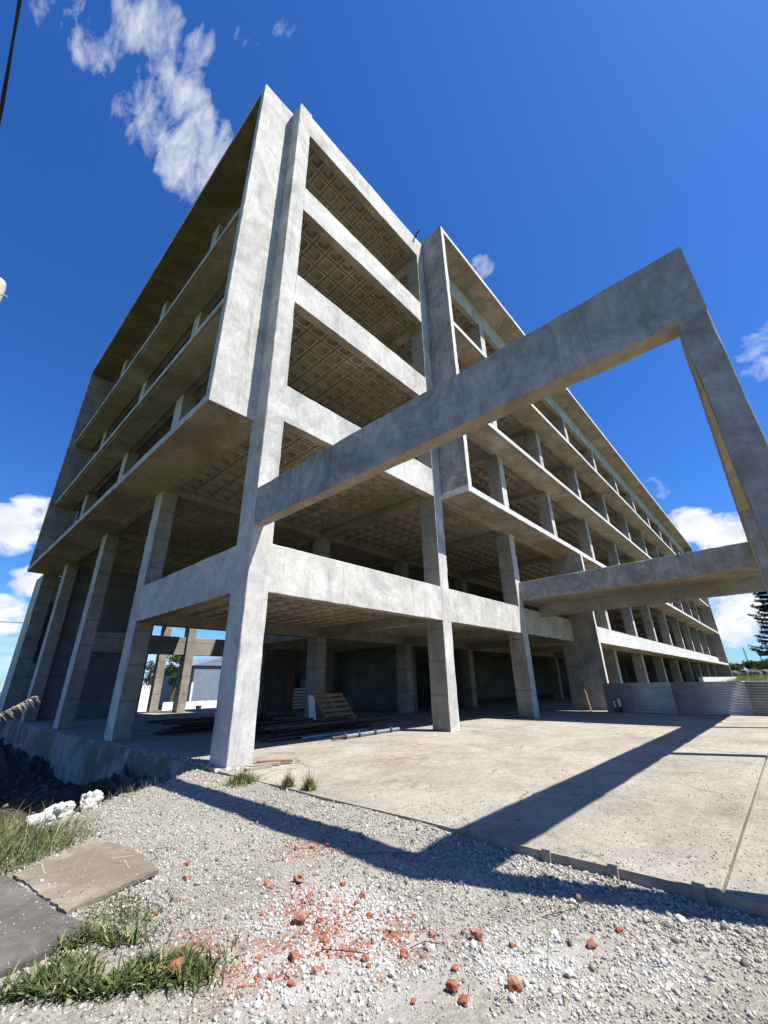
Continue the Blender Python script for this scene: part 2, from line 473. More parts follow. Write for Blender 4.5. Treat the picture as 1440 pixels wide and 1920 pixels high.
class MB:
    """collects faces; everything in plan units, scaled to metres on build"""

    def __init__(self):
        self.v, self.f, self.mi = [], [], []

    def add(self, vs_, fs, mi=0):
        o = len(self.v)
        self.v += [tuple(p) for p in vs_]
        for i, f in enumerate(fs):
            self.f.append([a+o for a in f])
            self.mi.append(mi[i] if isinstance(mi, (list, tuple)) else mi)

    def prism(self, x0, x1, y0, y1, z0, z1, mi=None, ch=.014, jit=.005, seg=1.1, chips=False):
        """long box with chamfered edges and slightly uneven faces; mi = dict of face key -> slot"""
        mi = mi or {}
        lo, hi = [x0, y0, z0], [x1, y1, z1]
        L = [hi[i]-lo[i] for i in range(3)]
        a = max(range(3), key=lambda i: L[i])
        b, c = [(1, 2), (2, 0), (0, 1)][a]
        ch = min(ch, L[b]*.2, L[c]*.2)
        n = max(1, int(L[a]/seg))
        n = min(n, 70)
        sec = [(lo[b]+ch, lo[c]), (hi[b]-ch, lo[c]), (hi[b], lo[c]+ch), (hi[b], hi[c]-ch),
               (hi[b]-ch, hi[c]), (lo[b]+ch, hi[c]), (lo[b], hi[c]-ch), (lo[b], lo[c]+ch)]
        nm = 'xyz'
        keys = ['-'+nm[c], '+'+nm[b], '+'+nm[b], '+'+nm[c], '+'+nm[c], '-'+nm[b], '-'+nm[b], '-'+nm[c]]
        keys = ['-'+nm[c], '-'+nm[c], '+'+nm[b], '+'+nm[b], '+'+nm[c], '+'+nm[c], '-'+nm[b], '-'+nm[b]]
        vs_, fs, ms = [], [], []
        for i in range(n+1):
            t = lo[a] + L[a]*i/n
            jb = [(rnd.uniform(-jit, jit) if 0 < i < n else 0) for _ in range(4)]
            chip = [ch*(rnd.uniform(.3, 1.2) + (rnd.uniform(.5, 2.2) if rnd.random() < .10 else 0) - 1) if chips else 0 for _ in range(4)]
            cx_ = ((1, 0), (-1, 0), (0, 1), (0, -1), (-1, 0), (1, 0), (0, -1), (0, 1))
            ci_ = (0, 1, 1, 2, 2, 3, 3, 0)
            for k, (pb, pc) in enumerate(sec):
                p = [0, 0, 0]
                p[a] = t
                p[b] = pb + jb[0 if k in (0, 5, 6, 7) else 1] + cx_[k][0]*chip[ci_[k]]
                p[c] = pc + jb[2 if k in (0, 1, 2, 7) else 3] + cx_[k][1]*chip[ci_[k]]
                vs_.append(p)
        g = lambda key: mi.get(key, mi.get('*', 0))
        for i in range(n):
            for k in range(8):
                q = (k+1) % 8
                fs.append([i*8+k, i*8+q, (i+1)*8+q, (i+1)*8+k])
                ms.append(g(keys[k]))
        fs.append([7, 6, 5, 4, 3, 2, 1, 0])
        ms.append(g('-'+nm[a]))
        fs.append([n*8+k for k in range(8)])
        ms.append(g('+'+nm[a]))
        self.add(vs_, fs, ms)
        return self

    def box(self, x0, x1, y0, y1, z0, z1, mi=0):
        self.add([(x0, y0, z0), (x1, y0, z0), (x1, y1, z0), (x0, y1, z0), (x0, y0, z1), (x1, y0, z1), (x1, y1, z1), (x0, y1, z1)],
                 [(3, 2, 1, 0), (4, 5, 6, 7), (0, 1, 5, 4), (1, 2, 6, 5), (2, 3, 7, 6), (3, 0, 4, 7)], mi)
        return self

    def bar(self, p, q, w, h, mi=0, upv=(0, 0, 1)):
        """rectangular bar from p to q"""
        p, q = Vector(p), Vector(q)
        d = (q-p).normalized()
        s = d.cross(Vector(upv))
        if s.length < 1e-4:
            s = d.cross(Vector((1, 0, 0)))
        s.normalize()
        u = s.cross(d)
        s, u = s*w/2, u*h/2
        e = [p-s-u, p+s-u, p+s+u, p-s+u, q-s-u, q+s-u, q+s+u, q-s+u]
        self.add(e, [(0, 3, 2, 1), (4, 5, 6, 7), (0, 1, 5, 4), (1, 2, 6, 5), (2, 3, 7, 6), (3, 0, 4, 7)], mi)
        return self

    def tube(self, pts, rad, n=8, mi=0, cap=True):
        pts = [Vector(p) for p in pts]
        rs = rad if isinstance(rad, (list, tuple)) else [rad]*len(pts)
        rings = []
        ref = None
        for i, p in enumerate(pts):
            d = (pts[min(i+1, len(pts)-1)] - pts[max(i-1, 0)]).normalized()
            if ref is None:
                ref = Vector((0, 0, 1)) if abs(d.z) < .9 else Vector((1, 0, 0))
            s = d.cross(ref).normalized()
            u = s.cross(d)
            rings.append([p + (s*math.cos(2*math.pi*k/n) + u*math.sin(2*math.pi*k/n))*rs[i] for k in range(n)])
        vs_ = [v for r in rings for v in r]
        fs = []
        for i in range(len(pts)-1):
            for k in range(n):
                q = (k+1) % n
                fs.append([i*n+k, i*n+q, (i+1)*n+q, (i+1)*n+k])
        if cap:
            fs.append(list(range(n))[::-1])
            fs.append([(len(pts)-1)*n+k for k in range(n)])
        self.add(vs_, fs, mi)
        return self

    def mesh(self, name, mats, org=(0, 0, 0), smooth=False):
        me = bpy.data.meshes.new(name)
        o = Vector(org)
        me.from_pydata([((Vector(p)-o)*S) for p in self.v], [], self.f)
        for mt in (mats if isinstance(mats, (list, tuple)) else [mats]):
            me.materials.append(mt)
        me.polygons.foreach_set('material_index', self.mi)
        if smooth:
            me.polygons.foreach_set('use_smooth', [True]*len(me.polygons))
        me.update()
        return me


def link(name, me, parent=None, org=(0, 0, 0)):
    o = bpy.data.objects.new(name, me)
    col.objects.link(o)
    o.location = Vector(org)*S
    if parent:
        o.parent = parent
        o.matrix_parent_inverse = Matrix.Translation(-parent.location) if parent.rotation_euler.to_quaternion().angle < 1e-6 else parent.matrix_world.inverted()
    return o


def tag(o, label=None, cat=None, group=None, kind=None):
    for k, v in (('label', label), ('category', cat), ('group', group), ('kind', kind)):
        if v:
            o[k] = v
    return o


def thing(name, label, cat, loc=(0, 0, 0), group=None):
    o = bpy.data.objects.new(name, None)
    o.empty_display_size = .2
    col.objects.link(o)
    o.location = Vector(loc)*S
    return tag(o, label, cat, group)


def part(name, mb, mats, parent, smooth=False):
    return link(name, mb.mesh(name, mats, (0, 0, 0), smooth), parent)


def solo(name, mb, mats, label, cat, group=None, org=(0, 0, 0), smooth=False):
    return tag(link(name, mb.mesh(name, mats, org, smooth), None, org), label, cat, group)


# ------------------------------------------------------------------ ground
CREST = [(9, 9), (.6, 1.15), (-.41, .70), (-1.33, 0.0), (-2.0, -.42), (-2.92, -1.12), (-3.6, -1.30), (-4.5, -1.2), (-7, .3), (-14, 2.5), (-40, 5)]


def crest_dist(x, y):
    """distance past the crest of the bank, towards the pit (positive inside)"""
    best, sgn = 1e9, 1
    for (ax, ay), (bx, by) in zip(CREST, CREST[1:]):
        dx, dy = bx-ax, by-ay
        t = max(0, min(1, ((x-ax)*dx+(y-ay)*dy)/(dx*dx+dy*dy)))
        ex, ey = x-(ax+t*dx), y-(ay+t*dy)
        d = math.hypot(ex, ey)
        if d < best:
            best = d
            sgn = 1 if (dx*ey-dy*ex) < 0 else -1
    return best*sgn


def sstep(a, b, x):
    t = max(0, min(1, (x-a)/(b-a)))
    return t*t*(3-2*t)


def ground_z(x, y):
    n = mnoise.fractal(Vector((x*.9, y*.9, 3.1)), 1.0, 2.0, 4)
    n2 = mnoise.fractal(Vector((x*4, y*4, 1.1)), 1.0, 2.0, 3)
    z = -.06 + .022*n + .010*n2
    z -= .02*sstep(-2.5, -9, y)*sstep(-5, -.3, x)
    z += .045*sstep(-1.3, -.32, x)*sstep(-8.0, -5.0, y)*sstep(1.0, -1.5, y)
    d = crest_dist(x, y) + .22*n
    if d > 0:
        dep = .95 + .35*sstep(6, 11, y)
        z -= dep*sstep(-.12, .9, d) + .15*sstep(.9, 5, d)
        z += .14*n*min(1, d)
        z += sstep(2.0, .0, abs(x+.2))*sstep(8.5, 4.5, y)*(.42+.5*n2)*sstep(.1, .8, d)
        z += sstep(1.6, .0, abs(x+.2))*sstep(11.5, 14, y)*(.25+.5*n2)
    if d > 0 or x > -.2:
        z = min(z, -.07-.15*sstep(-.3, .1, x))
    return z


def axis(parts_):
    out = []
    for a, b, st in parts_:
        n = max(1, int(round((b-a)/st)))
        out += [a+(b-a)*i/n for i in range(n)]
    out.append(parts_[-1][1])
    return out


xs = axis([(-2500, -200, 460), (-200, -30, 30), (-30, -8, 2), (-8, -5, .4), (-5, 1.0, .085), (1.0, 20, 3), (20, 110, 6), (110, 400, 50), (400, 2500, 420)])
ys = axis([(-2500, -200, 460), (-200, -20, 30), (-20, -10, 1.5), (-10, 3, .085), (3, 16, .3), (16, 34, 1), (34, 200, 20), (200, 2500, 460)])
gv, gf, gmi = [], [], []
nx, ny = len(xs), len(ys)
for y in ys:
    for x in xs:
        if x > 2:
            z = -.55 if y < 28 else -.55-.95*sstep(28, 40, y)
            if x > 22 and y < -1.6:
                z = -.08
            if x > 40:
                z = -.08 + .024*min(x-40, 95) + .012*max(0, min(x-135, 60)) if y < 8 else z
            if y < -12 and x < 40:
                z = -.10
            if x > 97.5 and y > 10:
                z = -.2
        else:
            z = ground_z(x, y)
        gv.append((x*S, y*S, z*S))
for j in range(ny-1):
    for i in range(nx-1):
        gf.append((j*nx+i, j*nx+i+1, (j+1)*nx+i+1, (j+1)*nx+i))
        cx, cy = (xs[i]+xs[i+1])/2, (ys[j]+ys[j+1])/2
        gmi.append(1 if (cx > 22 or cx < -9 or cy > 34 or cy < -16) else 0)
me = bpy.data.meshes.new('ground')
me.from_pydata(gv, [], gf)
me.materials.append(M_GRAVEL)
me.materials.append(M_FIELD)
me.polygons.foreach_set('material_index', gmi)
me.polygons.foreach_set('use_smooth', [True]*len(gf))
tag(link('ground', me), kind='structure')

# the concrete slab the building stands on; its left edge in front is straight against the boards
mb = MB()
mb.prism(-.25, 22.6, -8.50, .05, -.30, 0, {'*': 0}, .012, .003)
mb.prism(-.25, 22.6, -13, -8.522, -.30, -.001, {'*': 0}, .012, .003)
mb.prism(-.12, 97.2, .05, 27.5, -.30, -.003, {'*': 0}, .01, .003)
mb.prism(22.6, 97.2, -1.4, .05, -.30, -.006, {'*': 0}, .01, .003)
tag(part('concrete_slab', mb, M_SLAB, None), kind='structure')

# ------------------------------------------------------------------ the building
B = thing('concrete_building', 'unfinished grey concrete frame building with waffle ceilings and projecting box facades', 'building')
LV = [(3.86, 5.19), (9.185, 10.56), (14.3, 15.72), (19.5, 20.94), (24.78, 26.29)]
XC = [0, 8.44, 15.38, 22.6, 30.65, 38.85, 46.95, 55.0, 63.3, 71.4, 79.6, 87.8, 97.0]
YC = [0, 7.7, 15.1, 23.1]
CW, CD = .60, .80
FRONT = {'-y': 0, '-x': 1, '+x': 1, '+y': 1, '+z': 0, '-z': 2}
LEFT = {'-x': 0, '-y': 1, '+y': 1, '+x': 1, '+z': 0, '-z': 2}
BOTH = {'-x': 0, '-y': 0, '+y': 1, '+x': 1, '+z': 0, '-z': 2}
RAW = {'*': 1, '-z': 2}
BM = [M_PLASTER, M_RAW, M_SOFFIT, M_EDGE, M_SHADE_PLASTER, M_ROOFSOF]


def bpart(name, x0, x1, y0, y1, z0, z1, mi, ch=.014, jit=.005):
    near = y0 < 8 and x0 < 23
    return part(name, MB().prism(x0, x1, y0, y1, z0, z1, mi, ch, jit, .30 if near else 1.1, near), BM, B)


for i, x in enumerate(XC[:-1]):
    for j, y in enumerate(YC):
        mi = BOTH if (i, j) == (0, 0) else FRONT if j == 0 else LEFT if i == 0 else RAW
        if i > 4 and j > 1:
            continue
        w = .63 if (i, j) == (0, 0) else CW
        top = 26.45 if (i, j) == (0, 0) else 26.29
        if j == 3 and i > 0:
            top = 26.2
        bpart('column', x, x+w, y, y+CD, -.02, top, mi, .018)


def has(l, i, j):
    """is there a ceiling bay at level l, bay i (x), j (y)"""
    if l == 0:
        return j == 0 if i == 0 else j <= 1
    if i == 0:
        return True
    if j > 1:
        return False
    return not (i == 1 and j == 1 and l >= 2)


def waffle_mesh(nx_, ny_, sx, sy, hz):
    """ceiling of one bay: rows of moulded pans seen from below, closed on top"""
    mbw = MB()
    cx, cy = sx/nx_, sy/ny_
    g = .033

    def oct_(x0, y0, ins, cut, z):
        a, b_, c, d = x0+ins, x0+cx-ins, y0+ins, y0+cy-ins
        return [(a+cut, c, z), (b_-cut, c, z), (b_, c+cut, z), (b_, d-cut, z), (b_-cut, d, z), (a+cut, d, z), (a, d-cut, z), (a, c+cut, z)]
    for a in range(nx_):
        for b_ in range(ny_):
            x0, y0 = a*cx, b_*cy
            rings = [oct_(x0, y0, g, .005, .13), oct_(x0, y0, g, .005, .01), oct_(x0, y0, .085, .06, .01), oct_(x0, y0, .092, .065, -.022), oct_(x0, y0, .122, .075, -.018),
                     oct_(x0, y0, .160, .08, .22), oct_(x0, y0, .200, .08, .26)]
            vs_, fs, ms = [], [], []
            for r in rings:
                vs_ += r
            for r in range(len(rings)-1):
                for k in range(8):
                    q = (k+1) % 8
                    fs.append([r*8+k, (r+1)*8+k, (r+1)*8+q, r*8+q])
                    ms.append(0)
            fs.append([(len(rings)-1)*8+k for k in range(8)][::-1])
            ms.append(0)
            mbw.add(vs_, fs, ms)
    # grooves' back faces and the topping
    for a in range(nx_+1):
        mbw.add([(a*cx-g*1.2, 0, .12), (a*cx+g*1.2, 0, .12), (a*cx+g*1.2, sy, .12), (a*cx-g*1.2, sy, .12)], [(3, 2, 1, 0)])
    for b_ in range(ny_+1):
        mbw.add([(0, b_*cy-g*1.2, .1205), (sx, b_*cy-g*1.2, .1205), (sx, b_*cy+g*1.2, .1205), (0, b_*cy+g*1.2, .1205)], [(3, 2, 1, 0)])
    mbw.box(0, sx, 0, sy, .36, hz, 0)
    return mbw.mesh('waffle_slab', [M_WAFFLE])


wcache = {}
BWX = .36
for l, (b, t) in enumerate(LV):
    for i in range(len(XC)-1):
        for j in range(4):
            if not has(l, i, j) or (i > 6 and j > 0) or (i > 3 and j > 1):
                continue
            x0, x1 = XC[i]+.5, XC[i+1]+.1
            y0 = YC[j]+.36 if j == 0 else YC[j]+.55
            y1 = (YC[j+1] if j < 3 else 27.4)+.15
            key = (round(x1-x0, 2), round(y1-y0, 2))
            if key not in wcache:
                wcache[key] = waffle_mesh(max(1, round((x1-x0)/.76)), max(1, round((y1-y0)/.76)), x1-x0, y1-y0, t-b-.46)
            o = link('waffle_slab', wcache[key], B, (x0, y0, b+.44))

# beams along the fronts and inside
for l, (b, t) in enumerate(LV):
    for i in range(len(XC)-1):
        xa, xb = XC[i]+(.63 if i == 0 else CW), XC[i+1]
        bpart('beam', xa-.02, xb+.02, .007, .36, b, t, FRONT)
        for j in (1, 2, 3):
            if has(l, i, j) or has(l, i, j-1):
                if (i > 4 and j > 1) or (l == 2 and i == 1 and j == 2):
                    continue
                bpart('beam', xa-.02, xb+.02, YC[j]+.1, YC[j]+.6, b, t, RAW)
    for j in range(4):
        ya, yb = YC[j]+CD, (YC[j+1] if j < 3 else 27.5)
        if has(l, 0, j) and l < 4:
            bpart('beam', .007, .36, ya-.02, yb+.02, b, t, LEFT)
        for i in range(1, len(XC)-1):
            if (has(l, i, j) or has(l, i-1, j)) and j < 2:
                bpart('beam', XC[i]+.06, XC[i]+.54, ya-.02, yb+.02, b+.02, t, RAW)
# level-one beam across the open court behind
bpart('beam', 2.5, 16, 23.3, 23.75, 3.86, 5.12, RAW)
bpart('beam', 16, 30, 15.2, 15.7, 3.86, 5.12, RAW)

# left facade box
P, DB, LB, ZB, ZT = 1.449, .667, 27.5, 9.2, 26.6
ENDM = {'-y': 0, '-x': 3, '+y': 1, '+x': 1, '-z': 2, '+z': 0}
bpart('end_wall', -P, .05, DB, DB+.30, ZB+.02, ZT, {'-y': 0, '-x': 0, '+y': 1, '+x': 1, '-z': 2, '+z': 0})
bpart('end_wall', -P, .3, LB-.3, LB, ZB+.02, ZT, {'-y': 1, '-x': 0, '+y': 1, '+x': 1, '-z': 2, '+z': 0})
bpart('roof_slab', -P+.004, .62, DB+.30, LB-.3, ZT-.30, ZT-.004, {'*': 0, '-z': 5})
bpart('floor_slab', -P-.003, .02, DB+.003, LB+.003, ZB, ZB+.30, {'*': 0, '-z': 2})
for z in (14.18, 19.36):
    bpart('floor_slab', -1.13, .02, DB+.28, LB-.28, z+.08, z+.36, {'*': 0, '-z': 2})
    bpart('floor_slab', -1.02, .02, DB+.28, LB-.28, z, z+.09, {'*': 2, '-x': 1})
# far pier below the box, with a tall slot
for x0, x1, z0, z1 in ((-.5, .32, -2.4, 9.2), (.32, 1.3, 7.4, 9.2), (.32, 1.3, -2.4, 3.3), (1.3, 7.0, -2.4, 9.2)):
    bpart('end_wall', x0, x1, 27.5 if x0 < -.4 else 27.53, 30 if x0 < -.4 else 27.85, z0, z1, {'*': 1, '-x': 0, '-y': 1})
bpart('core_wall', .32, 1.3, 28.6, 28.8, 3, 7.6, {'*': 1})
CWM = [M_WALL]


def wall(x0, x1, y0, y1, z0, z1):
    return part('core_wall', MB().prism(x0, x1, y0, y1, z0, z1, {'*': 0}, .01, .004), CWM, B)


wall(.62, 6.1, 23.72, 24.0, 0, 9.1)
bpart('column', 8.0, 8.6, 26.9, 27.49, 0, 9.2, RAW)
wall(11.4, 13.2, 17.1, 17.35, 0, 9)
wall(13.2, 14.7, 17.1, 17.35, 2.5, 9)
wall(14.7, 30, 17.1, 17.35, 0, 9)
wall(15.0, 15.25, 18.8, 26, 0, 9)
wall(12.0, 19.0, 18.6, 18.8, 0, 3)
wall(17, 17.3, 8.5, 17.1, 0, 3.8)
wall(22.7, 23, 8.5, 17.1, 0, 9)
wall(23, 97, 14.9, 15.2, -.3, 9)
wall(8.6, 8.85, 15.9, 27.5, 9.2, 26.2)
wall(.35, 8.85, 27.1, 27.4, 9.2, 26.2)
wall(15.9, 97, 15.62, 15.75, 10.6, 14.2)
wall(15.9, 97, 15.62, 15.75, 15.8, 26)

# right facade box along the long front
Q, X0, XE = 1.405, 9.045, 97.3
bpart('end_wall', X0, X0+.30, -Q, .02, ZB+.02, ZT, {'-x': 4, '-y': 3, '+x': 1, '+y': 1, '-z': 2, '+z': 0})  # outer side face takes the plaster with shade in its colour
bpart('end_wall', XE-.3, XE, -Q, 15, -.3, ZT, {'-x': 1, '-y': 3, '+x': 1, '+y': 1, '-z': 2, '+z': 0})
bpart('roof_slab', X0+.30, XE-.3, -Q+.004, .02, ZT-.30, ZT-.004, {'*': 3, '-z': 2})
bpart('floor_slab', X0-.003, 22.62, -Q-.003, .02, ZB, ZB+.30, {'*': 3, '-z': 2})
bpart('floor_slab', 22.62, XE-.28, -Q-.003, .02, ZB-.02, ZB+.28, {'*': 3, '-z': 2})
for z in (14.18, 19.36):
    bpart('floor_slab', X0+.28, XE-.28, -1.18, .02, z+.08, z+.36, {'*': 3, '-z': 2})
    bpart('floor_slab', X0+.28, XE-.28, -1.06, .02, z, z+.09, {'*': 2, '-y': 1})
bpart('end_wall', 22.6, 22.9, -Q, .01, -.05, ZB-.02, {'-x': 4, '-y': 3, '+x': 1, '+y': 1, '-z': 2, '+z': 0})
bpart('floor_slab', 22.9, 96.2, -Q, .02, 3.70, 4.02, {'*': 3, '-z': 2})
bpart('parapet', 22.9, 83, -Q+.03, -Q+.33, 4.02, 4.56, {'*': 3})
bpart('parapet', 56, 96.6, -Q-.5, -Q-.1, -.2, 1.72, {'*': 3})

# portal in front of the corner, and the entrance canopy
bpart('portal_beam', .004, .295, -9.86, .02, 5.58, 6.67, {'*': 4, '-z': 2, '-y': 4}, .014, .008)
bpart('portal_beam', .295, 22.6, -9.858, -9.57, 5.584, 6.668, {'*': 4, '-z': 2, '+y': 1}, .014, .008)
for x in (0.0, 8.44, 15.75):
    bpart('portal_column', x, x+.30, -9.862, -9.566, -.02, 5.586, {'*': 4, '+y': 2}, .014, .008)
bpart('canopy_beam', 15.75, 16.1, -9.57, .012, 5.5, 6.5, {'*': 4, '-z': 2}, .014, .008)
bpart('canopy_slab', 16.08, 17.92, -9.57, 0.0, 5.504, 5.8, {'*': 2})
bpart('canopy_slab', 18.18, 22.66, -9.57, 0.0, 5.62, 5.9, {'*': 2})
bpart('canopy_beam', 17.9, 18.2, -9.57, .012, 4.9, 6.5, {'*': 1, '-z': 2}, .014, .008)
bpart('canopy_beam', 15.98, 22.62, -.02, .33, 5.46, 6.5, {'*': 1, '-z': 2})
bpart('column', 19.3, 19.5, .06, .3, 5.1, 5.5, {'*': 1})

# foundation wall on the pit side
mb = MB()
n = 60
vs_, fs = [], []
for i in range(n+1):
    y = .55 + (27.6-.55)*i/n
    for k, z in enumerate((0.0, -.06, -.5, -1.1, -2.4)):
        jx = .035*mnoise.noise(Vector((y*1.7, z*2.5, 4))) + (.02*rnd.random() if k < 2 else 0)
        vs_.append((-.18 + (0 if k else .03) + jx - (.02 if k > 2 else 0), y, z + (-.02*rnd.random()-.012 if k == 0 else 0)))
    vs_.append((.25, y, -.012))
    vs_.append((.25, y, -2.4))
for i in range(n):
    o = i*7
    for k in range(4):
        fs.append((o+k, o+k+1, o+7+k+1, o+7+k))
    fs.append((o+5, o, o+7, o+12))
fs.append((0, 5, 6, 4, 3, 2, 1))
fs.append((n*7, n*7+1, n*7+2, n*7+3, n*7+4, n*7+6, n*7+5))
mb.add(vs_, fs)
part('foundation_wall', mb, M_FOUND, B)

# rainwater spout on the roof beam
mb = MB().tube([(8.36, .15, 26.2), (8.30, -.22, 26.28), (8.30, -.40, 26.42)], .045, 8)
mb.tube([(8.30, -.2, 26.1), (8.30, -.22, 26.3)], .06, 8)
part('spout', mb, M_DARKSTEEL, B)

# ------------------------------------------------------------------ formwork boards along the slab edge
KB = thing('formwork_edging', 'weathered timber edging boards with short stakes along the slab edge', 'edging', (-.28, -6, 0))
for y0, y1 in ((-9.9, -7.55), (-7.56, -5.2), (-5.21, -2.1)):
    mb = MB()
    n = 8
    for i in range(n):
        ya, yb = y0+(y1-y0)*i/n, y0+(y1-y0)*(i+1)/n
        w = lambda y: .012*math.sin(y*2.1)
        mb.add([(-.29+w(ya), ya, -.22), (-.255+w(ya), ya, -.22), (-.255+w(ya), ya, .012), (-.29+w(ya), ya, .012),
                (-.29+w(yb), yb, -.22), (-.255+w(yb), yb, -.22), (-.255+w(yb), yb, .012), (-.29+w(yb), yb, .012)],
               [(0, 1, 2, 3), (7, 6, 5, 4), (0, 4, 5, 1), (1, 5, 6, 2), (2, 6, 7, 3), (3, 7, 4, 0)])
    part('board', mb, M_WOOD, KB)
for y, lean in ((-7.1, .01), (-7.72, .02), (-8.37, .03), (-9.2, .02)):
    part('stake', MB().bar((-.325, y, -.3), (-.31+lean, y, .03+lean*.4), .085, .035, 0, (1, 0, 0)), M_WOOD, KB)

# ------------------------------------------------------------------ stones
ICO = bmesh.new()
bmesh.ops.create_icosphere(ICO, subdivisions=1, radius=1)
ico_v = np.array([v.co[:] for v in ICO.verts])
ico_f = np.array([[v.index for v in f.verts] for f in ICO.faces])
ICO.free()
rg = np.random.default_rng(5)
VAR = []
for i in range(14):
    v = ico_v*(1+rg.uniform(-.38, .38, (12, 1)))*rg.uniform(.65, 1.2, (1, 3))
    v[:, 2] *= .7
    VAR.append(v)


def stones(name, pts, rad, cols, kind='stuff'):
    n = len(pts)
    V = np.zeros((n, 12, 3))
    for i in range(n):
        a, b_ = rg.uniform(0, 6.28, 2)
        ca, sa, cb, sb = math.cos(a), math.sin(a), math.cos(b_), math.sin(b_)
        Rm = np.array([[ca, -sa, 0], [sa, ca, 0], [0, 0, 1]]) @ np.array([[1, 0, 0], [0, cb, -sb], [0, sb, cb]])
        V[i] = (VAR[i % 14] @ Rm.T)*rad[i] + pts[i]
    F = (ico_f[None] + (np.arange(n)*12)[:, None, None]).reshape(-1, 3)
    V = V.reshape(-1, 3)*S
    me_ = bpy.data.meshes.new(name)
    me_.vertices.add(len(V))
    me_.vertices.foreach_set('co', V.ravel())
    me_.loops.add(F.size)
    me_.loops.foreach_set('vertex_index', F.ravel().astype(np.int32))
    me_.polygons.add(len(F))
    me_.polygons.foreach_set('loop_start', np.arange(0, F.size, 3, dtype=np.int32))
    me_.update(calc_edges=True)
    ca_ = me_.color_attributes.new('Col', 'FLOAT_COLOR', 'POINT')
    cc = np.concatenate([np.repeat(cols, 12, 0), np.ones((n*12, 1))], 1)
    ca_.data.foreach_set('color', cc.ravel())
    me_.materials.append(M_STONE)
    o = link(name, me_)
    if kind:
        o['kind'] = kind
    return o


def red_w(x, y):
    w = 0
    for px, py, r in ((-1.6, -4.97, .4), (-2.55, -6.35, .5), (-2.7, -6.6, .45), (-3.4, -5.9, .35), (-3.2, -6.4, .35), (-2.3, -6.75, .35), (-2.45, -5.95, .4)):
        w = max(w, 1-math.hypot(x-px, y-py)/r)
    return w


def white_w(x, y):
    w = 0
    for px, py, r in ((-2.4, -6.3, .75), (-2.75, -6.7, .7), (-2.0, -7.7, .6), (-3.1, -6.6, .5), (-1.5, -8.3, .35)):
        w = max(w, 1-math.hypot(x-px, y-py)/r)
    return w


pts, rad, cl = [], [], []
CAMP = (-5.18, -9.414)
tries = 0
while len(pts) < 62000 and tries < 900000:
    tries += 1
    y = rnd.uniform(-9.6, .9)
    x = rnd.uniform(-4.6, -.30)
    d = math.hypot(x-CAMP[0], y-CAMP[1])
    if rnd.random() > min(1, (4.6/d)**1.3) or d < 2.2:
        continue
    cd_ = crest_dist(x, y)
    if cd_ > .35:
        continue
    clump = mnoise.fractal(Vector((x*1.3, y*1.3, 9)), 1, 2, 3)
    big = sstep(-1.6, -.3, x)*sstep(-4.5, -7.5, y)
    if clump < -.25 - .6*big and rnd.random() < .75:
        continue
    r = rnd.choice((.004, .0045, .005, .006, .007, .009, .012))*rnd.uniform(.8, 1.3)*(1+.55*big)*(.78+.075*d)
    if rnd.random() < .025:
        r *= 1.9
    g = rnd.choice((.15, .22, .26, .29, .32, .36, .43))*rnd.uniform(.85, 1.15)
    c = (g, g*.945, g*rnd.uniform(.78, .88))
    w_, q_ = white_w(x, y), red_w(x, y)
    if w_ > 0 and rnd.random() < w_*1.3:
        g = rnd.uniform(.32, .55)
        c = (g, g*.98, g*.93)
        r *= 1.25
    if q_ > 0 and rnd.random() < q_*.8:
        g = rnd.uniform(.6, 1.2)
        r *= rnd.uniform(.6, 1.1)
        c = (.31*g, .12*g, .07*g)
    pts.append((x, y, ground_z(x, y) + r*rnd.uniform(-.1, .35)))
    rad.append(r)
    cl.append(c)
stones('gravel', np.array(pts), np.array(rad), np.array(cl))

# grit on the dusty slab
pts, rad, cl = [], [], []
while len(pts) < 9000:
    x, y = rnd.uniform(-.2, 14)**1.0, rnd.uniform(-9.5, 1.2)
    x = -.2 + (rnd.random()**1.7)*15
    f = mnoise.fractal(Vector((x*.8, y*.8, 2)), 1, 2, 3)
    if f < .0 and rnd.random() < .8:
        continue
    r = rnd.choice((.004, .005, .006, .009))*rnd.uniform(.8, 1.4)
    if rnd.random() < .012:
        r *= 2
    g = rnd.uniform(.2, .44)
    c = (g, g*.93, g*.82) if rnd.random() > .06 else (.30, .14, .08)
    pts.append((x, y, r*.3))
    rad.append(r)
    cl.append(c)
stones('grit', np.array(pts), np.array(rad), np.array(cl))

# crumbs along the broken slab edge above the pit, and clods in the pit
pts, rad, cl = [], [], []
for i in range(900):
    y = .6 + 16*rnd.random()**1.6
    r = rnd.choice((.012, .02, .03, .045))
    g = rnd.uniform(.2, .36)
    pts.append((-.10+rnd.uniform(-.06, .22), y, r*.3))
    rad.append(r)
    cl.append((g, g*.96, g*.88))
for i in range(1600):
    x, y = rnd.uniform(-5, -.3), rnd.uniform(-1, 14)
    if crest_dist(x, y) < .2:
        continue
    r = rnd.choice((.02, .03, .05, .08))*rnd.uniform(.7, 1.3)
    g = rnd.uniform(.05, .14)
    pts.append((x, y, ground_z(x, y)+r*.2))
    rad.append(r)
    cl.append((g, g*.82, g*.66))
stones('rubble', np.array(pts), np.array(rad), np.array(cl))


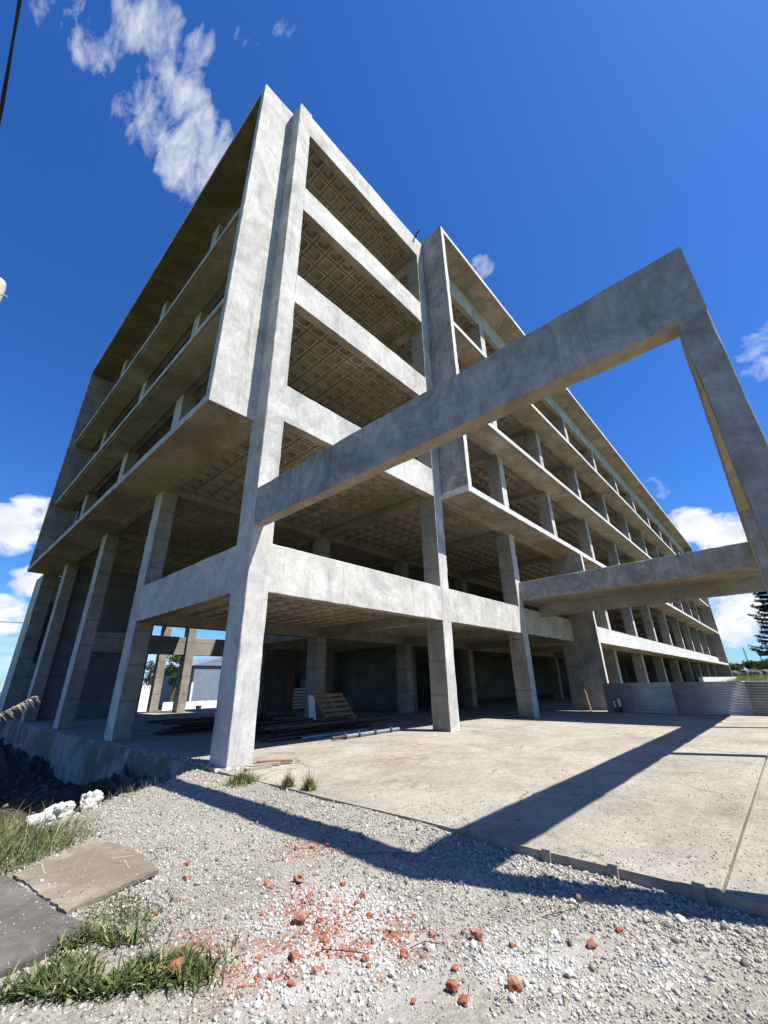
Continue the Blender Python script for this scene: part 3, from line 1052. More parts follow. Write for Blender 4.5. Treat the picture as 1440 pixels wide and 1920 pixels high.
def rock_mesh(name, mat, sub=2, amp=.35, squash=.75, seed=0, boxy=0.0):
    bm = bmesh.new()
    bmesh.ops.create_icosphere(bm, subdivisions=sub, radius=1)
    for v in bm.verts:
        p = v.co.copy()
        if boxy:
            mx = max(abs(p.x), abs(p.y), abs(p.z))
            p = p.lerp(p/mx*.85, boxy)
        k = 1 + amp*mnoise.fractal(p*1.3+Vector((seed*7.1, 0, 0)), 1, 2, 3)
        v.co = Vector((p.x*k, p.y*k*.85, p.z*k*squash))
    me_ = bpy.data.meshes.new(name)
    bm.to_mesh(me_)
    bm.free()
    me_.materials.append(mat)
    return me_


# ------------------------------------------------------------------ brick chunks
bms = [rock_mesh('brick_chunk', M_BRICK, 2, .34, .7, k, .85) for k in range(4)]
bmd = [rock_mesh('brick_chunk', M_BRICKD, 2, .34, .7, k+9, .85) for k in range(2)]
BR = [(-2.21, -5.55, .062, 'largest upright orange brick chunk on the white rubble near the shadow', 0),
      (-2.63, -6.14, .066, 'dull reddish blocky brick lump in the middle of the white rubble', 1),
      (-1.94, -7.27, .060, 'lone upright orange brick chunk on bare gravel right of the rubble', 0),
      (-2.24, -7.71, .062, 'rough round red brick lump at the right foreground of the gravel', 0),
      (-2.51, -7.45, .046, 'orange brick chunk near the bottom edge, left of the rough round lump', 0),
      (-3.52, -6.05, .075, 'orange brick chunk tucked into the tip of the green grass', 0),
      (-2.93, -6.49, .045, 'blocky orange brick chunk below the red crushed patch', 0),
      (-2.72, -4.37, .036, 'single small orange brick chunk beside the tan cement piece', 0)]
for x, y, r, lab, dull in BR:
    o = tag(link('brick_chunk', (bmd if dull else bms)[int(abs(x*37)) % (2 if dull else 4)], None, (x, y, ground_z(x, y)+r*.45)),
            lab, 'brick chunk', 'broken brick chunks on the gravel')
    o.scale = [r*S*.82]*3
    o.rotation_euler = (rnd.uniform(-.4, .4), rnd.uniform(-.4, .4), rnd.uniform(0, 6))
SM = [(-1.98, -5.91), (-2.22, -6.48), (-2.33, -7.35), (-2.75, -7.35), (-2.86, -4.72), (-3.07, -5.09), (-2.45, -5.48), (-3.14, -6.53), (-2.63, -6.85),
      (-2.44, -7.02), (-2.67, -6.92), (-2.27, -6.76), (-2.22, -6.16), (-2.52, -6.25), (-2.67, -6.49), (-3.07, -6.62), (-2.93, -6.7), (-2.14, -6.26),
      (-2.31, -5.85), (-2.44, -5.39), (-2.02, -6.2), (-1.71, -6.26), (-1.58, -6.34), (-3.1, -6.69), (-2.55, -7.55), (-3.28, -5.41), (-3.3, -5.15),
      (-3.49, -6.13), (-3.57, -5.96), (-1.62, -5.0), (-1.75, -4.9), (-1.48, -5.1), (-1.85, -7.5), (-1.5, -7.9), (-1.2, -8.0), (-2.0, -6.75), (-2.1, -7.0)]
for k, (x, y) in enumerate(SM):
    r = rnd.uniform(.015, .033)
    o = tag(link('brick_chunk', bms[k % 4], None, (x, y, ground_z(x, y)+r*.45)), 'small orange brick chunk scattered on pale gravel', 'brick chunk',
            'small brick chunks on the gravel')
    o.scale = [r*S]*3
    o.rotation_euler = (rnd.uniform(-.5, .5), rnd.uniform(-.5, .5), rnd.uniform(0, 6))
# pale stones
wms = [rock_mesh('pale_stone', M_LIME, 2, .4, .7, k+20, .2) for k in range(3)]
for k, (x, y, r) in enumerate([(-2.45, -7.2, .035), (-2.05, -6.55, .03), (-1.75, -6.6, .032), (-1.25, -7.3, .03), (-2.65, -7.1, .03), (-2.4, -6.6, .03),
                               (-1.0, -7.6, .035), (-1.4, -6.1, .026), (-2.9, -6.0, .03), (-2.35, -7.75, .035), (-.75, -8.3, .05), (-.9, -8.1, .04),
                               (-2.75, -6.35, .032), (-2.6, -5.8, .028), (-1.9, -7.9, .04), (-.62, -6.9, .03), (-.5, -7.6, .04)]):
    o = tag(link('pale_stone', wms[k % 3], None, (x, y, ground_z(x, y)+r*.4)), 'pale fist sized stone lying loose on the gravel', 'stone', 'pale stones on the gravel')
    o.scale = [r*S*.72]*3
    o.rotation_euler = (0, 0, rnd.uniform(0, 6))
# white lumps at the pit edge
for k, (x, y, r, lab, sc) in enumerate([(-3.46, -1.60, .13, 'rounded white cement lump nearest the grass at the pit edge', (1.2, .9, .9)),
                                        (-3.14, -1.14, .16, 'largest white cement lump in the middle of the three at the pit edge', (1.35, 1, .85)),
                                        (-2.72, -.98, .14, 'white cement lump tilted up on the right of the three at the pit edge', (.8, 1.3, 1.0))]):
    o = tag(link('cement_lump', rock_mesh('cement_lump', M_LIME, 4, .55, .85, k+31, .45), None, (x, y, ground_z(x, y)+r*.55)), lab, 'cement lump', 'white cement lumps at the pit edge')
    o.scale = [r*S*q for q in (sc[0]*.9, sc[1]*.9, sc[2]*1.15)]
    o.rotation_euler = (0.1, .2*k-.2, .8*k)


# ------------------------------------------------------------------ thin slabs lying at the left
def plate(poly, z0, z1, tiltz=None, sub=6, jit=.012):
    """thin ragged slab over a ground polygon"""
    mbp = MB()
    P2 = []
    for (ax, ay), (bx, by) in zip(poly, poly[1:]+poly[:1]):
        for i in range(sub):
            t = i/sub
            P2.append((ax+(bx-ax)*t+rnd.uniform(-jit, jit), ay+(by-ay)*t+rnd.uniform(-jit, jit)))
    n_ = len(P2)
    tz = tiltz or (lambda x, y: 0)
    top = [(x, y, z1+tz(x, y)) for x, y in P2]
    bot = [(x, y, z0+tz(x, y)) for x, y in P2]
    mbp.add(top+bot, [list(range(n_))] + [list(range(n_, 2*n_))[::-1]] + [(i, i+n_, (i+1) % n_+n_, (i+1) % n_) for i in range(n_)])
    return mbp


tilt = lambda x, y: .022*sstep(-3.5, -3.0, x) + .008*mnoise.noise(Vector((x*3, y*3, 0)))
CS = thing('cement_slab', 'tan broken cement sheet with pale mortar lines lying at the grass edge', 'cement slab', (-3.4, -3.9, -.1))
poly = [(-3.96, -3.41), (-3.15, -2.88), (-2.99, -3.6), (-3.03, -4.44), (-3.45, -4.52), (-3.80, -4.66), (-3.87, -4.1)]
part('sheet', plate(poly, -.055, -.022, tilt, 9, .018), M_TAN, CS)
mb = MB()
for a, b_ in (((-3.30, -3.0), (-3.42, -3.75)), ((-3.42, -3.75), (-3.55, -4.5)), ((-3.40, -3.6), (-3.06, -3.85)), ((-3.72, -3.3), (-3.78, -4.0)), ((-3.46, -3.95), (-3.82, -3.85)), ((-3.16, -3.9), (-3.2, -4.4))):
    k = 7
    pl = [(a[0]+(b_[0]-a[0])*i/k+rnd.uniform(-.008, .008), a[1]+(b_[1]-a[1])*i/k+rnd.uniform(-.008, .008)) for i in range(k+1)]
    mb.tube([(x, y, -.027+tilt(x, y)) for x, y in pl], [.009*rnd.uniform(.5, 1.3) for _ in pl], 6)
part('mortar_line', mb, M_MORTAR, CS)
solo('paving_slab', plate([(-4.5, -2.6), (-4.2, -2.75), (-3.98, -3.42), (-3.89, -4.12), (-3.82, -4.68), (-3.72, -5.0), (-4.1, -5.22), (-4.26, -5.24), (-4.7, -5.0)], -.07, -.03, None, 5, .01),
     M_GREYC, 'smooth dark grey slab at the lower left beside the tan cement sheet', 'paving slab')

pts, rad, cl = [], [], []
while len(pts) < 700:
    x, y = rnd.uniform(-4.6, -3.0), rnd.uniform(-5.2, -2.8)
    on_tan = x > -3.9+.08*(y+4) and y > -4.6
    e = mnoise.noise(Vector((x*2.5, y*2.5, 8)))
    if e < -.1 and rnd.random() < .8:
        continue
    r = rnd.choice((.003, .004, .005, .008))*rnd.uniform(.8, 1.4)
    g = rnd.uniform(.14, .40)
    pts.append((x, y, (-.020 + tilt(x, y) if on_tan else -.029)))
    rad.append(r)
    cl.append((g, g*.93, g*.83))
stones('grit', np.array(pts), np.array(rad), np.array(cl))

# ------------------------------------------------------------------ grass and weeds
def blades(name, items, kind=None):
    """items: base, direction, length, width, droop, colour"""
    V, F, C = [], [], []
    for (bx, by, bz), az, ln, wd, lean, droop, c in items:
        d = Vector((math.cos(az), math.sin(az), 0))
        s = Vector((-d.y, d.x, 0))
        o = len(V)
        k = 4
        for i in range(k+1):
            t = i/k
            a = lean + droop*t
            p = Vector((bx, by, bz)) + d*(ln*t*math.sin(lean+droop*t*.6)) + Vector((0, 0, ln*t*math.cos(min(2.2, lean+droop*t*.6))))
            w = wd*(1-t)**.7*(.5+min(t*4, .5)) if i < k else .0005
            V += [p-s*w, p+s*w]
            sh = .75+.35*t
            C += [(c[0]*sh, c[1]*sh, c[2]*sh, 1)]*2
        for i in range(k):
            F.append((o+2*i, o+2*i+1, o+2*i+3, o+2*i+2))
    me_ = bpy.data.meshes.new(name)
    me_.from_pydata([v*S for v in V], [], F)
    ca_ = me_.color_attributes.new('Col', 'FLOAT_COLOR', 'POINT')
    ca_.data.foreach_set('color', np.array(C).ravel())
    me_.materials.append(M_LEAF)
    o = link(name, me_)
    if kind:
        o['kind'] = kind
    return o


def inpoly(x, y, pl):
    r = False
    for (ax, ay), (bx, by) in zip(pl, pl[1:]+pl[:1]):
        if (ay > y) != (by > y) and x < (bx-ax)*(y-ay)/(by-ay)+ax:
            r = not r
    return r


def gcol(kind):
    if kind == 'green':
        return rnd.choice(((.055, .085, .024), (.07, .10, .03), (.095, .125, .04), (.04, .065, .022), (.15, .16, .06), (.08, .09, .045)))
    if kind == 'dry':
        return rnd.choice(((.30, .27, .12), (.24, .24, .09), (.15, .20, .06), (.36, .32, .17), (.11, .16, .045)))
    return rnd.choice(((.13, .16, .04), (.20, .22, .06), (.10, .125, .035), (.27, .25, .09)))


it = []
PL = [(-4.4, -5.3), (-3.98, -5.2), (-3.72, -5.0), (-3.58, -5.25), (-3.45, -5.65), (-3.30, -6.15), (-3.42, -6.3), (-3.66, -6.14), (-3.86, -5.97), (-4.28, -5.55), (-4.6, -5.6)]
while len(it) < 2900:
    x, y = rnd.uniform(-4.7, -3.2), rnd.uniform(-6.4, -4.9)
    if not inpoly(x, y, PL):
        continue
    edge = sstep(-3.75, -3.35, x)
    if rnd.random() < edge*.75 or mnoise.noise(Vector((x*3.1, y*3.1, 5))) < -.18:
        continue
    it.append(((x, y, ground_z(x, y)-.01), rnd.uniform(0, 6.28), rnd.uniform(.06, .16)*(1.35 if rnd.random() < .12 else 1), rnd.uniform(.005, .0125), rnd.uniform(.2, 1.35), rnd.uniform(.2, 1.6), gcol('dry' if rnd.random() < .22 else 'green')))
while len(it) < 3600:
    x, y = rnd.gauss(-3.45, .14), rnd.gauss(-5.0, .25)
    if crest_dist(x, y) < 0 and rnd.random() < .7:
        it.append(((x, y, ground_z(x, y)-.01), rnd.uniform(0, 6.28), rnd.uniform(.04, .11), rnd.uniform(.003, .008), rnd.uniform(.2, 1.2), rnd.uniform(.2, 1.4), gcol('green')))
for i in range(260):
    x, y = rnd.gauss(-3.45, .10), rnd.gauss(-6.12, .10)
    it.append(((x, y, ground_z(x, y)-.01), rnd.uniform(0, 6.28), rnd.uniform(.06, .14), rnd.uniform(.004, .008), rnd.uniform(.1, .9), rnd.uniform(.2, 1.2), gcol('green')))
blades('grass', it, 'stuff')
it = []
PL = [(-5.2, -2.2), (-4.4, -1.6), (-3.8, -1.0), (-3.45, -1.75), (-3.0, -1.6), (-2.8, -1.9), (-3.02, -2.5), (-3.3, -2.75), (-3.98, -3.25), (-4.3, -2.75), (-5, -3)]
while len(it) < 3600:
    x, y = rnd.uniform(-5.2, -2.7), rnd.uniform(-3.3, -.9)
    if not inpoly(x, y, PL):
        continue
    thin = sstep(-3.5, -2.9, x)
    if rnd.random() < thin*.8:
        continue
    dry = rnd.random() < (.65 if y > -2.2 else .35)
    ln = rnd.uniform(.08, .26) if rnd.random() < .85 else rnd.uniform(.25, .5)
    it.append(((x, y, ground_z(x, y)-.01), rnd.gauss(-.3, 1.2), ln*(1-.4*thin), rnd.uniform(.003, .007), rnd.uniform(.2, .9), rnd.uniform(.2, 1.1), gcol('dry' if dry else 'green')))
for i in range(150):
    x = rnd.uniform(-3.0, -1.4)
    y = -1.1 + (x+2.9)*.78 + rnd.uniform(-.25, .05)
    it.append(((x, y, ground_z(x, y)-.01), rnd.uniform(0, 6.28), rnd.uniform(.05, .24), .003, rnd.uniform(.3, 1.0), rnd.uniform(.1, .6), gcol('dry')))
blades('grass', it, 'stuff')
# thin stray stems in the near gravel
it = []
for x, y, n_ in ((-2.35, -7.5, 5), (-2.25, -7.85, 6), (-1.9, -7.6, 4), (-2.0, -7.35, 3), (-1.7, -7.7, 3), (-.12, -7.2, 26), (-.05, -7.4, 22)):
    for i in range(n_):
        xx, yy = x+rnd.gauss(0, .05), y+rnd.gauss(0, .09)
        z = .0 if xx > -.25 else ground_z(xx, yy)
        short = n_ > 10
        it.append(((xx, yy, z-.005), rnd.uniform(0, 6.28), rnd.uniform(.03, .09) if short else rnd.uniform(.1, .26), .0035, rnd.uniform(.5, 1.2), rnd.uniform(.2, .6), gcol('weed')))
blades('grass', it, 'stuff')


def weed(x, y, n_, h, spread, lab, upright):
    it_ = []
    for i in range(n_):
        xx, yy = x+rnd.gauss(0, spread), y+rnd.gauss(0, spread)
        base = rnd.uniform(0, h*.5)*(1 if upright else .8)*max(0.1, 1-math.hypot(xx-x, yy-y)/(spread*2.6))
        it_.append(((xx, yy, -.03+base), rnd.uniform(0, 6.28), rnd.uniform(.10, .17)*h*3, rnd.uniform(.006, .012), rnd.uniform(.2, 1.0), rnd.uniform(.1, .8), gcol('weed')))
    for i in range(int(12+n_*.06)):
        it_.append(((x+rnd.gauss(0, spread*.6), y+rnd.gauss(0, spread*.6), -.05), rnd.uniform(0, 6.28), h, .004, rnd.uniform(.0, .4), .1, (.10, .09, .04)))
    for i in range(40):
        a = i*.157
        it_.append(((x-math.cos(a)*spread*1.5, y-math.sin(a)*spread*1.5, -.035), a, spread*3.2, .005, 1.45, .1, (.09, .09, .04)))
    return tag(blades('weed_plant', it_), lab, 'weed', 'weeds along the slab edge')


weed(-.47, -1.50, 520, .32, .13, 'bushy low green weed at the foot of the corner column', False)
weed(-.20, -2.52, 150, .36, .055, 'middle weed of sparse upright shoots on the slab edge', True)
weed(-.10, -2.98, 170, .38, .05, 'tall slim weed with upright leaves furthest along the slab edge', True)

# reed plume reaching in from the left
RP = thing('reed_plume', 'pale feathery dry reed plume arching in at the left above the pit', 'reed', (-5.3, .15, -1.3))
mb = MB()
spine = [Vector((-5.3, .15, -1.3)), Vector((-4.75, .2, .1)), Vector((-4.35, .25, .85)), Vector((-3.97, .3, 1.25)), Vector((-3.57, .3, 1.52))]
mb.tube(spine, [.012, .009, .006, .004, .002], 6)
part('stem', mb, M_WOOD, RP)
it = []
V, F, C = [], [], []
mb = MB()
for i in range(150):
    t = rnd.uniform(.30, 1)
    f = t*(len(spine)-1)
    k = min(int(f), len(spine)-2)
    p = spine[k].lerp(spine[k+1], f-k)
    d = (spine[k+1]-spine[k]).normalized()
    ln = rnd.uniform(.10, .26)*(1.15-t*.6)
    e = p + d*ln*.9 + Vector((rnd.uniform(-.05, .05), rnd.uniform(-.05, .05), -ln*rnd.uniform(.3, 1.5)))
    mb.tube([p, p.lerp(e, .5)+Vector((0, 0, .015)), e], [.002, .0025, .0006], 3, 0, False)
part('feather', mb, simple('dry_plume', (.50, .45, .35), .9, .1, .2, 20), RP)

# black wire scraps and twigs
for k, (pl, lab) in enumerate([([(-3.0, -4.1, 0), (-2.85, -4.0, .02), (-2.8, -3.75, .02), (-2.6, -3.75, .0)], 'thin dark twig right of the tan cement sheet'),
                               ([(-1.75, -5.6, 0), (-1.5, -5.55, .02), (-1.25, -5.75, .02), (-1.0, -6.0, 0)], 'dark bent wire lying across the beam shadow'),
                               ([(-2.75, -6.55, 0), (-2.72, -6.72, .03), (-2.6, -6.85, .01)], 'short dark wire stuck upright in the white rubble'),
                               ([(-2.2, -5.6, 0), (-2.0, -5.45, .01), (-1.8, -5.35, 0)], 'straight pale stick beside the largest brick chunk'),
                               ([(-2.35, -7.0, 0), (-2.25, -7.06, .02), (-2.18, -7.13, 0)], 'short curved twig on bare gravel near the frame bottom'),
                               ([(-.6, -6.3, .02), (-.42, -6.2, .02), (-.12, -6.1, .03), (.1, -5.85, .02)], 'thin dark cable end lying over the slab edge in shadow'),
                               ([(-1.35, -7.5, 0), (-1.15, -7.7, .04), (-.95, -7.65, .03), (-.85, -7.9, 0)], 'looped dark wire on the coarse gravel at right')]):
    q = []
    for x, y, z in pl:
        q.append((x, y, (ground_z(x, y) if x < -.26 else 0)+z+.012))
    solo('wire' if 'wire' in lab or 'cable' in lab else 'stick', MB().tube(q, .0028, 5), M_CABLE if 'pale' not in lab else M_WOOD, lab, 'wire' if 'wire' in lab or 'cable' in lab else 'stick')

# ------------------------------------------------------------------ boards at the corner column foot
for p, q, w, mt, lab in (((.28, -.42, .03), (.95, -.55, .04), .16, M_WOOD, 'pale plank end lying against the foot of the corner column'),
                         ((.55, -.30, .075), (1.25, -.62, .05), .12, M_WOODB, 'brown plank lying on top beside the corner column'),
                         ((.10, -.62, .02), (.66, -.66, .02), .12, M_WOOD, 'grey board flat on the slab nearest the bushy weed'),
                         ((.6, -.12, .03), (.95, -.2, .03), .10, M_WOOD, 'short whitish board behind the brown plank')):
    solo('board', MB().bar(p, q, w, .05), mt, lab, 'board', 'loose boards by the corner column')
for k, (x, y, r) in enumerate([(-.1, -.25, .08), (.08, -.33, .06), (-.25, -.1, .06), (.2, -.5, .07)]):
    o = tag(link('rubble_lump', wms[k % 3], None, (x, y, .0)), ('pale rubble lump left of the corner column foot', 'pale rubble lump in front of the corner column foot', 'pale rubble lump behind the left edge of the corner column', 'pale rubble lump beside the planks at the corner column')[k], 'rubble', 'rubble lumps at the corner column')
    o.scale = [r*S]*3

# ------------------------------------------------------------------ tubes on the floor
BT = thing('blue_pipe', 'scuffed light blue steel pipe with rusty end and collars lying in the sun edge', 'pipe', (6, 1.8, 0))
part('tube', MB().tube([(4.85, 1.66, .075), (7.75, 1.80, .075)], .055, 12), M_BLUE, BT)
part('rusty_end', MB().tube([(4.35, 1.64, .075), (4.86, 1.66, .075)], .048, 12), M_STEEL, BT)
for x in (4.9, 5.55, 6.35, 7.2):
    t = (x-4.85)/2.9
    yy = 1.66+.14*t
    part('collar', MB().tube([(x-.03, yy, .075), (x+.03, yy, .075)], .105, 12), M_STEEL, BT)
solo('blue_pipe', MB().tube([(3.9, 2.55, .06), (7.0, 2.75, .06)], .05, 10), M_BLUE, 'dull blue steel pipe lying in shade behind the sunny one', 'pipe')
for i in range(46):
    if i < 30:
        x0, y0 = rnd.uniform(2.6, 4.2), rnd.uniform(2.9, 6.2)
        ln, a = rnd.uniform(3.2, 5.5), rnd.gauss(.05, .07)
    else:
        x0, y0 = rnd.uniform(1.6, 2.6), rnd.uniform(7.6, 9.6)
        ln, a = rnd.uniform(3.6, 5.2), rnd.gauss(-.02, .06)
    z = .06 + .11*rnd.choice((0, 0, 1, 1, 2, 3))
    solo('steel_tube', MB().tube([(x0, y0, z), (x0+ln*math.cos(a), y0+ln*math.sin(a), z)], rnd.choice((.04, .05, .055)), 8),
         rnd.choice((M_DARKSTEEL, M_STEEL, M_DARKSTEEL)), 'dark steel scaffold tube in a pile on the shaded floor', 'tube', 'scaffold tubes piled on the floor')

# pallet against the inner column
PT = thing('pallet', 'brown timber pallet leaning on the inner column', 'pallet', (9.4, 7.2, 0))
bl, br = Vector((8.72, 6.95, .02)), Vector((10.45, 6.85, .03))
tl, tr = Vector((8.25, 7.62, 1.20)), Vector((9.98, 7.55, 1.24))
nrm = (br-bl).cross(tl-bl).normalized()
for i in range(6):
    t = .06 + i*.176
    a, b_ = bl.lerp(tl, t), br.lerp(tr, t)
    part('slat', MB().bar(a, b_, .15, .03, 0, nrm), M_PALLET, PT)
for s in (.02, .5, .98):
    a, b_ = bl.lerp(br, s)-nrm*-.0, tl.lerp(tr, s)
    part('bearer', MB().bar(a+nrm*-.06 if nrm.y < 0 else a+nrm*.06, b_+nrm*-.06 if nrm.y < 0 else b_+nrm*.06, .09, .09, 0, nrm), M_PALLET, PT)
for k, (x, lab, mt) in enumerate([(8.02, 'white panel leaning at the left side of the inner column', M_WHITE), (8.2, 'grey board leaning between the white panel and the pallet', M_WOOD)]):
    solo('panel', MB().bar((x-.02, 7.2+.12*k, .01), (x+.12, 7.62, 1.18), .36 if k == 0 else .12, .04, 0, (0, 1, 0)), mt, lab, 'panel')
# things by the inner doorway
DR = solo('door', MB().prism(13.22, 13.95, 17.0, 17.07, 0, 2.4, {'*': 0}, .006, 0), M_WOODB, 'brown door leaf standing in the dark inner doorway', 'door')
for k in range(7):
    solo('white_tray', MB().box(13.9, 14.75, 16.75, 17.05, .12+k*.2, .25+k*.2), M_WHITE, ORD[k] + ' white tray from the floor in the stack by the inner doorway', 'tray', 'white trays stacked by the doorway')
solo('blue_bucket', MB().tube([(14.65, 16.9, 1.52), (14.65, 16.9, 2.0)], [.16, .2], 12), M_BLUEP, 'blue bucket on top of the white trays', 'bucket')
solo('grey_box', MB().prism(12.8, 14.2, 11.2, 11.9, 0, .85, {'*': 0}, .01, 0), M_WALL, 'low grey box by the dark inner wall', 'box')

# ------------------------------------------------------------------ corrugated fence, stubs, stake, plank
FN = thing('sheet_fence', 'grey horizontally corrugated metal site fence beyond the paved yard', 'fence', (21.4, -6, 0))
for k in range(6):
    ya, yb = -1.5-k*3.1, -1.5-(k+1)*3.1-.12
    mb = MB()
    N = 13*6
    vs_, fs = [], []
    off = .012*(k % 2)
    for i in range(N+1):
        z = -.06 + 1.50*i/N
        x = 21.4 + off + .042*math.sin(2*math.pi*i/6)
        vs_ += [(x, ya, z), (x, yb, z)]
    for i in range(N):
        fs.append((2*i, 2*i+1, 2*i+3, 2*i+2))
    mb.add(vs_, fs)
    o = part('sheet', mb, M_ZINC, FN, True)
    sm = o.modifiers.new('thickness', 'SOLIDIFY')
    sm.thickness = .004
    part('post', MB().box(21.47, 21.57, ya-.05, ya+.05, -.1, 1.40), M_WOOD, FN)
for x, y, h, w, lab in ((21.2, -1.95, .66, .05, 'shorter pipe stub with white sleeve at the wall end of the fence'), (21.15, -2.2, .80, .075, 'taller pipe stub with white sleeve by the fence')):
    t = thing('pipe_stub', lab, 'pipe stub', (x, y, 0), 'pipe stubs by the fence')
    part('pipe', MB().tube([(x, y, -.02), (x, y, h*.42)], w*.8, 10), M_PVCB, t)
    part('sleeve', MB().tube([(x, y, h*.36), (x, y, h*.86)], w, 10), M_WHITE, t)
    part('cap', MB().tube([(x, y, h*.86), (x, y, h)], w*.9, 10), M_PVCB, t)
solo('stake', MB().bar((21.2, -2.75, -.02), (21.2, -2.84, 1.47), .07, .06), M_WOOD, 'single upright timber stake standing before the metal fence', 'stake')
solo('plank', MB().bar((21.5, -.57, 0), (22.45, -.05, 1.63), .12, .05, 0, (0, -1, .3)), M_WOODB, 'reddish plank leaning on the dark wall by the entrance', 'plank')

# ------------------------------------------------------------------ utility pole and overhead cables
UP = thing('utility_pole', 'pale concrete utility pole top just inside the left frame edge', 'pole', (-6.1, .15, -.3))
part('shaft', MB().tube([(-6.1, .15, -1.5), (-6.1, .15, 9.10), (-6.1, .15, 9.22)], [.24, .165, .14], 16), M_POLE, UP, True)
part('bolt', MB().tube([(-6.05, .0, 8.80), (-5.86, -.06, 8.80)], .014, 6), M_ZINC, UP)
mb = MB()
pl = []
for i in range(41):
    t = i/40
    y = .1 - 42*t
    pl.append((-6.335, y, 8.62 - .9*4*t*(1-t)*.35 + 0*t))
for ph in (0, math.pi):
    mb.tube([(x+.010*math.cos(k*2.3+ph), y, z+.010*math.sin(k*2.3+ph)) for k, (x, y, z) in enumerate(pl)], .0125, 6)
tag(part('overhead_cable', mb, M_CABLE, None), 'thick dark overhead cable crossing the upper left corner of the sky', 'cable')
solo('overhead_cable', MB().tube([(-60, 35.4, 6.4), (-20, 35.1, 6.35), (-1.3, 35, 6.63), (8, 35, 6.95)], .022, 5), M_CABLE,
     'thin level wire in the sky at the left edge behind the building', 'cable')

# ------------------------------------------------------------------ background: trees
M_BROAD = vcol_material('foliage', .7, .2, .25)


def leaf_cloud(name, centers, n_, size, cols, parent, dark_core=True):
    """thousands of small leaf faces spread through a set of clumps"""
    V, F, C = [], [], []
    for i in range(n_):
        c, r = rnd.choice(centers)
        u = Vector((rnd.gauss(0, 1), rnd.gauss(0, 1), rnd.gauss(0, 1))).normalized()*(rnd.random()**.4)
        p = Vector(c) + Vector((u.x*r, u.y*r, u.z*r*.75))
        a = Vector((rnd.gauss(0, 1), rnd.gauss(0, 1), rnd.gauss(0, .6))).normalized()
        b_ = a.cross(Vector((rnd.gauss(0, 1), rnd.gauss(0, 1), rnd.gauss(0, 1)))).normalized()
        k = size*rnd.uniform(.6, 1.4)
        o = len(V)
        V += [(p-a*k)*S, (p+b_*k*.45)*S, (p+a*k)*S, (p-b_*k*.45)*S]
        F.append((o, o+1, o+2, o+3))
        q = rnd.choice(cols)
        g = rnd.uniform(.75, 1.25)
        C += [(q[0]*g, q[1]*g, q[2]*g, 1)]*4
    me_ = bpy.data.meshes.new(name)
    me_.from_pydata(V, [], F)
    ca_ = me_.color_attributes.new('Col', 'FLOAT_COLOR', 'POINT')
    ca_.data.foreach_set('color', np.array(C).ravel())
    me_.materials.append(M_BROAD)
    return link(name, me_, parent)


GREEN = ((.05, .085, .02), (.07, .11, .03), (.09, .13, .035), (.04, .065, .018))
OLIVE = ((.08, .09, .03), (.10, .11, .04), (.06, .07, .025))
DKCON = ((.016, .026, .018), (.022, .034, .022), (.03, .042, .028))


def broad_tree(name, x, y, z0, h, r, lab, cols=GREEN, group=None, n_=2600, cat='tree', trunk=True, size=.16):
    t = thing(name, lab, cat, (x, y, z0), group)
    if trunk:
        mbt = MB().tube([(x, y, z0-.2), (x+.05*h, y, z0+h*.35), (x, y+.03*h, z0+h*.75)], [h*.035, h*.025, h*.008], 8)
        for k in range(5):
            a = k*1.3+x
            zz = z0+h*(.35+.07*k)
            mbt.tube([(x+.03*h, y, zz), (x+math.cos(a)*r*.7, y+math.sin(a)*r*.7, zz+h*.2)], [h*.014, h*.004], 6)
        part('trunk', mbt, M_BARK, t)
    cs = []
    for k in range(13):
        a, q = rnd.uniform(0, 6.28), rnd.random()**.6
        zz = z0+h*rnd.uniform(.45 if trunk else .2, .92)
        cs.append(((x+math.cos(a)*q*r*.75, y+math.sin(a)*q*r*.75, zz), r*rnd.uniform(.28, .48)))
    leaf_cloud('crown', cs, n_, size, cols, t)
    return t


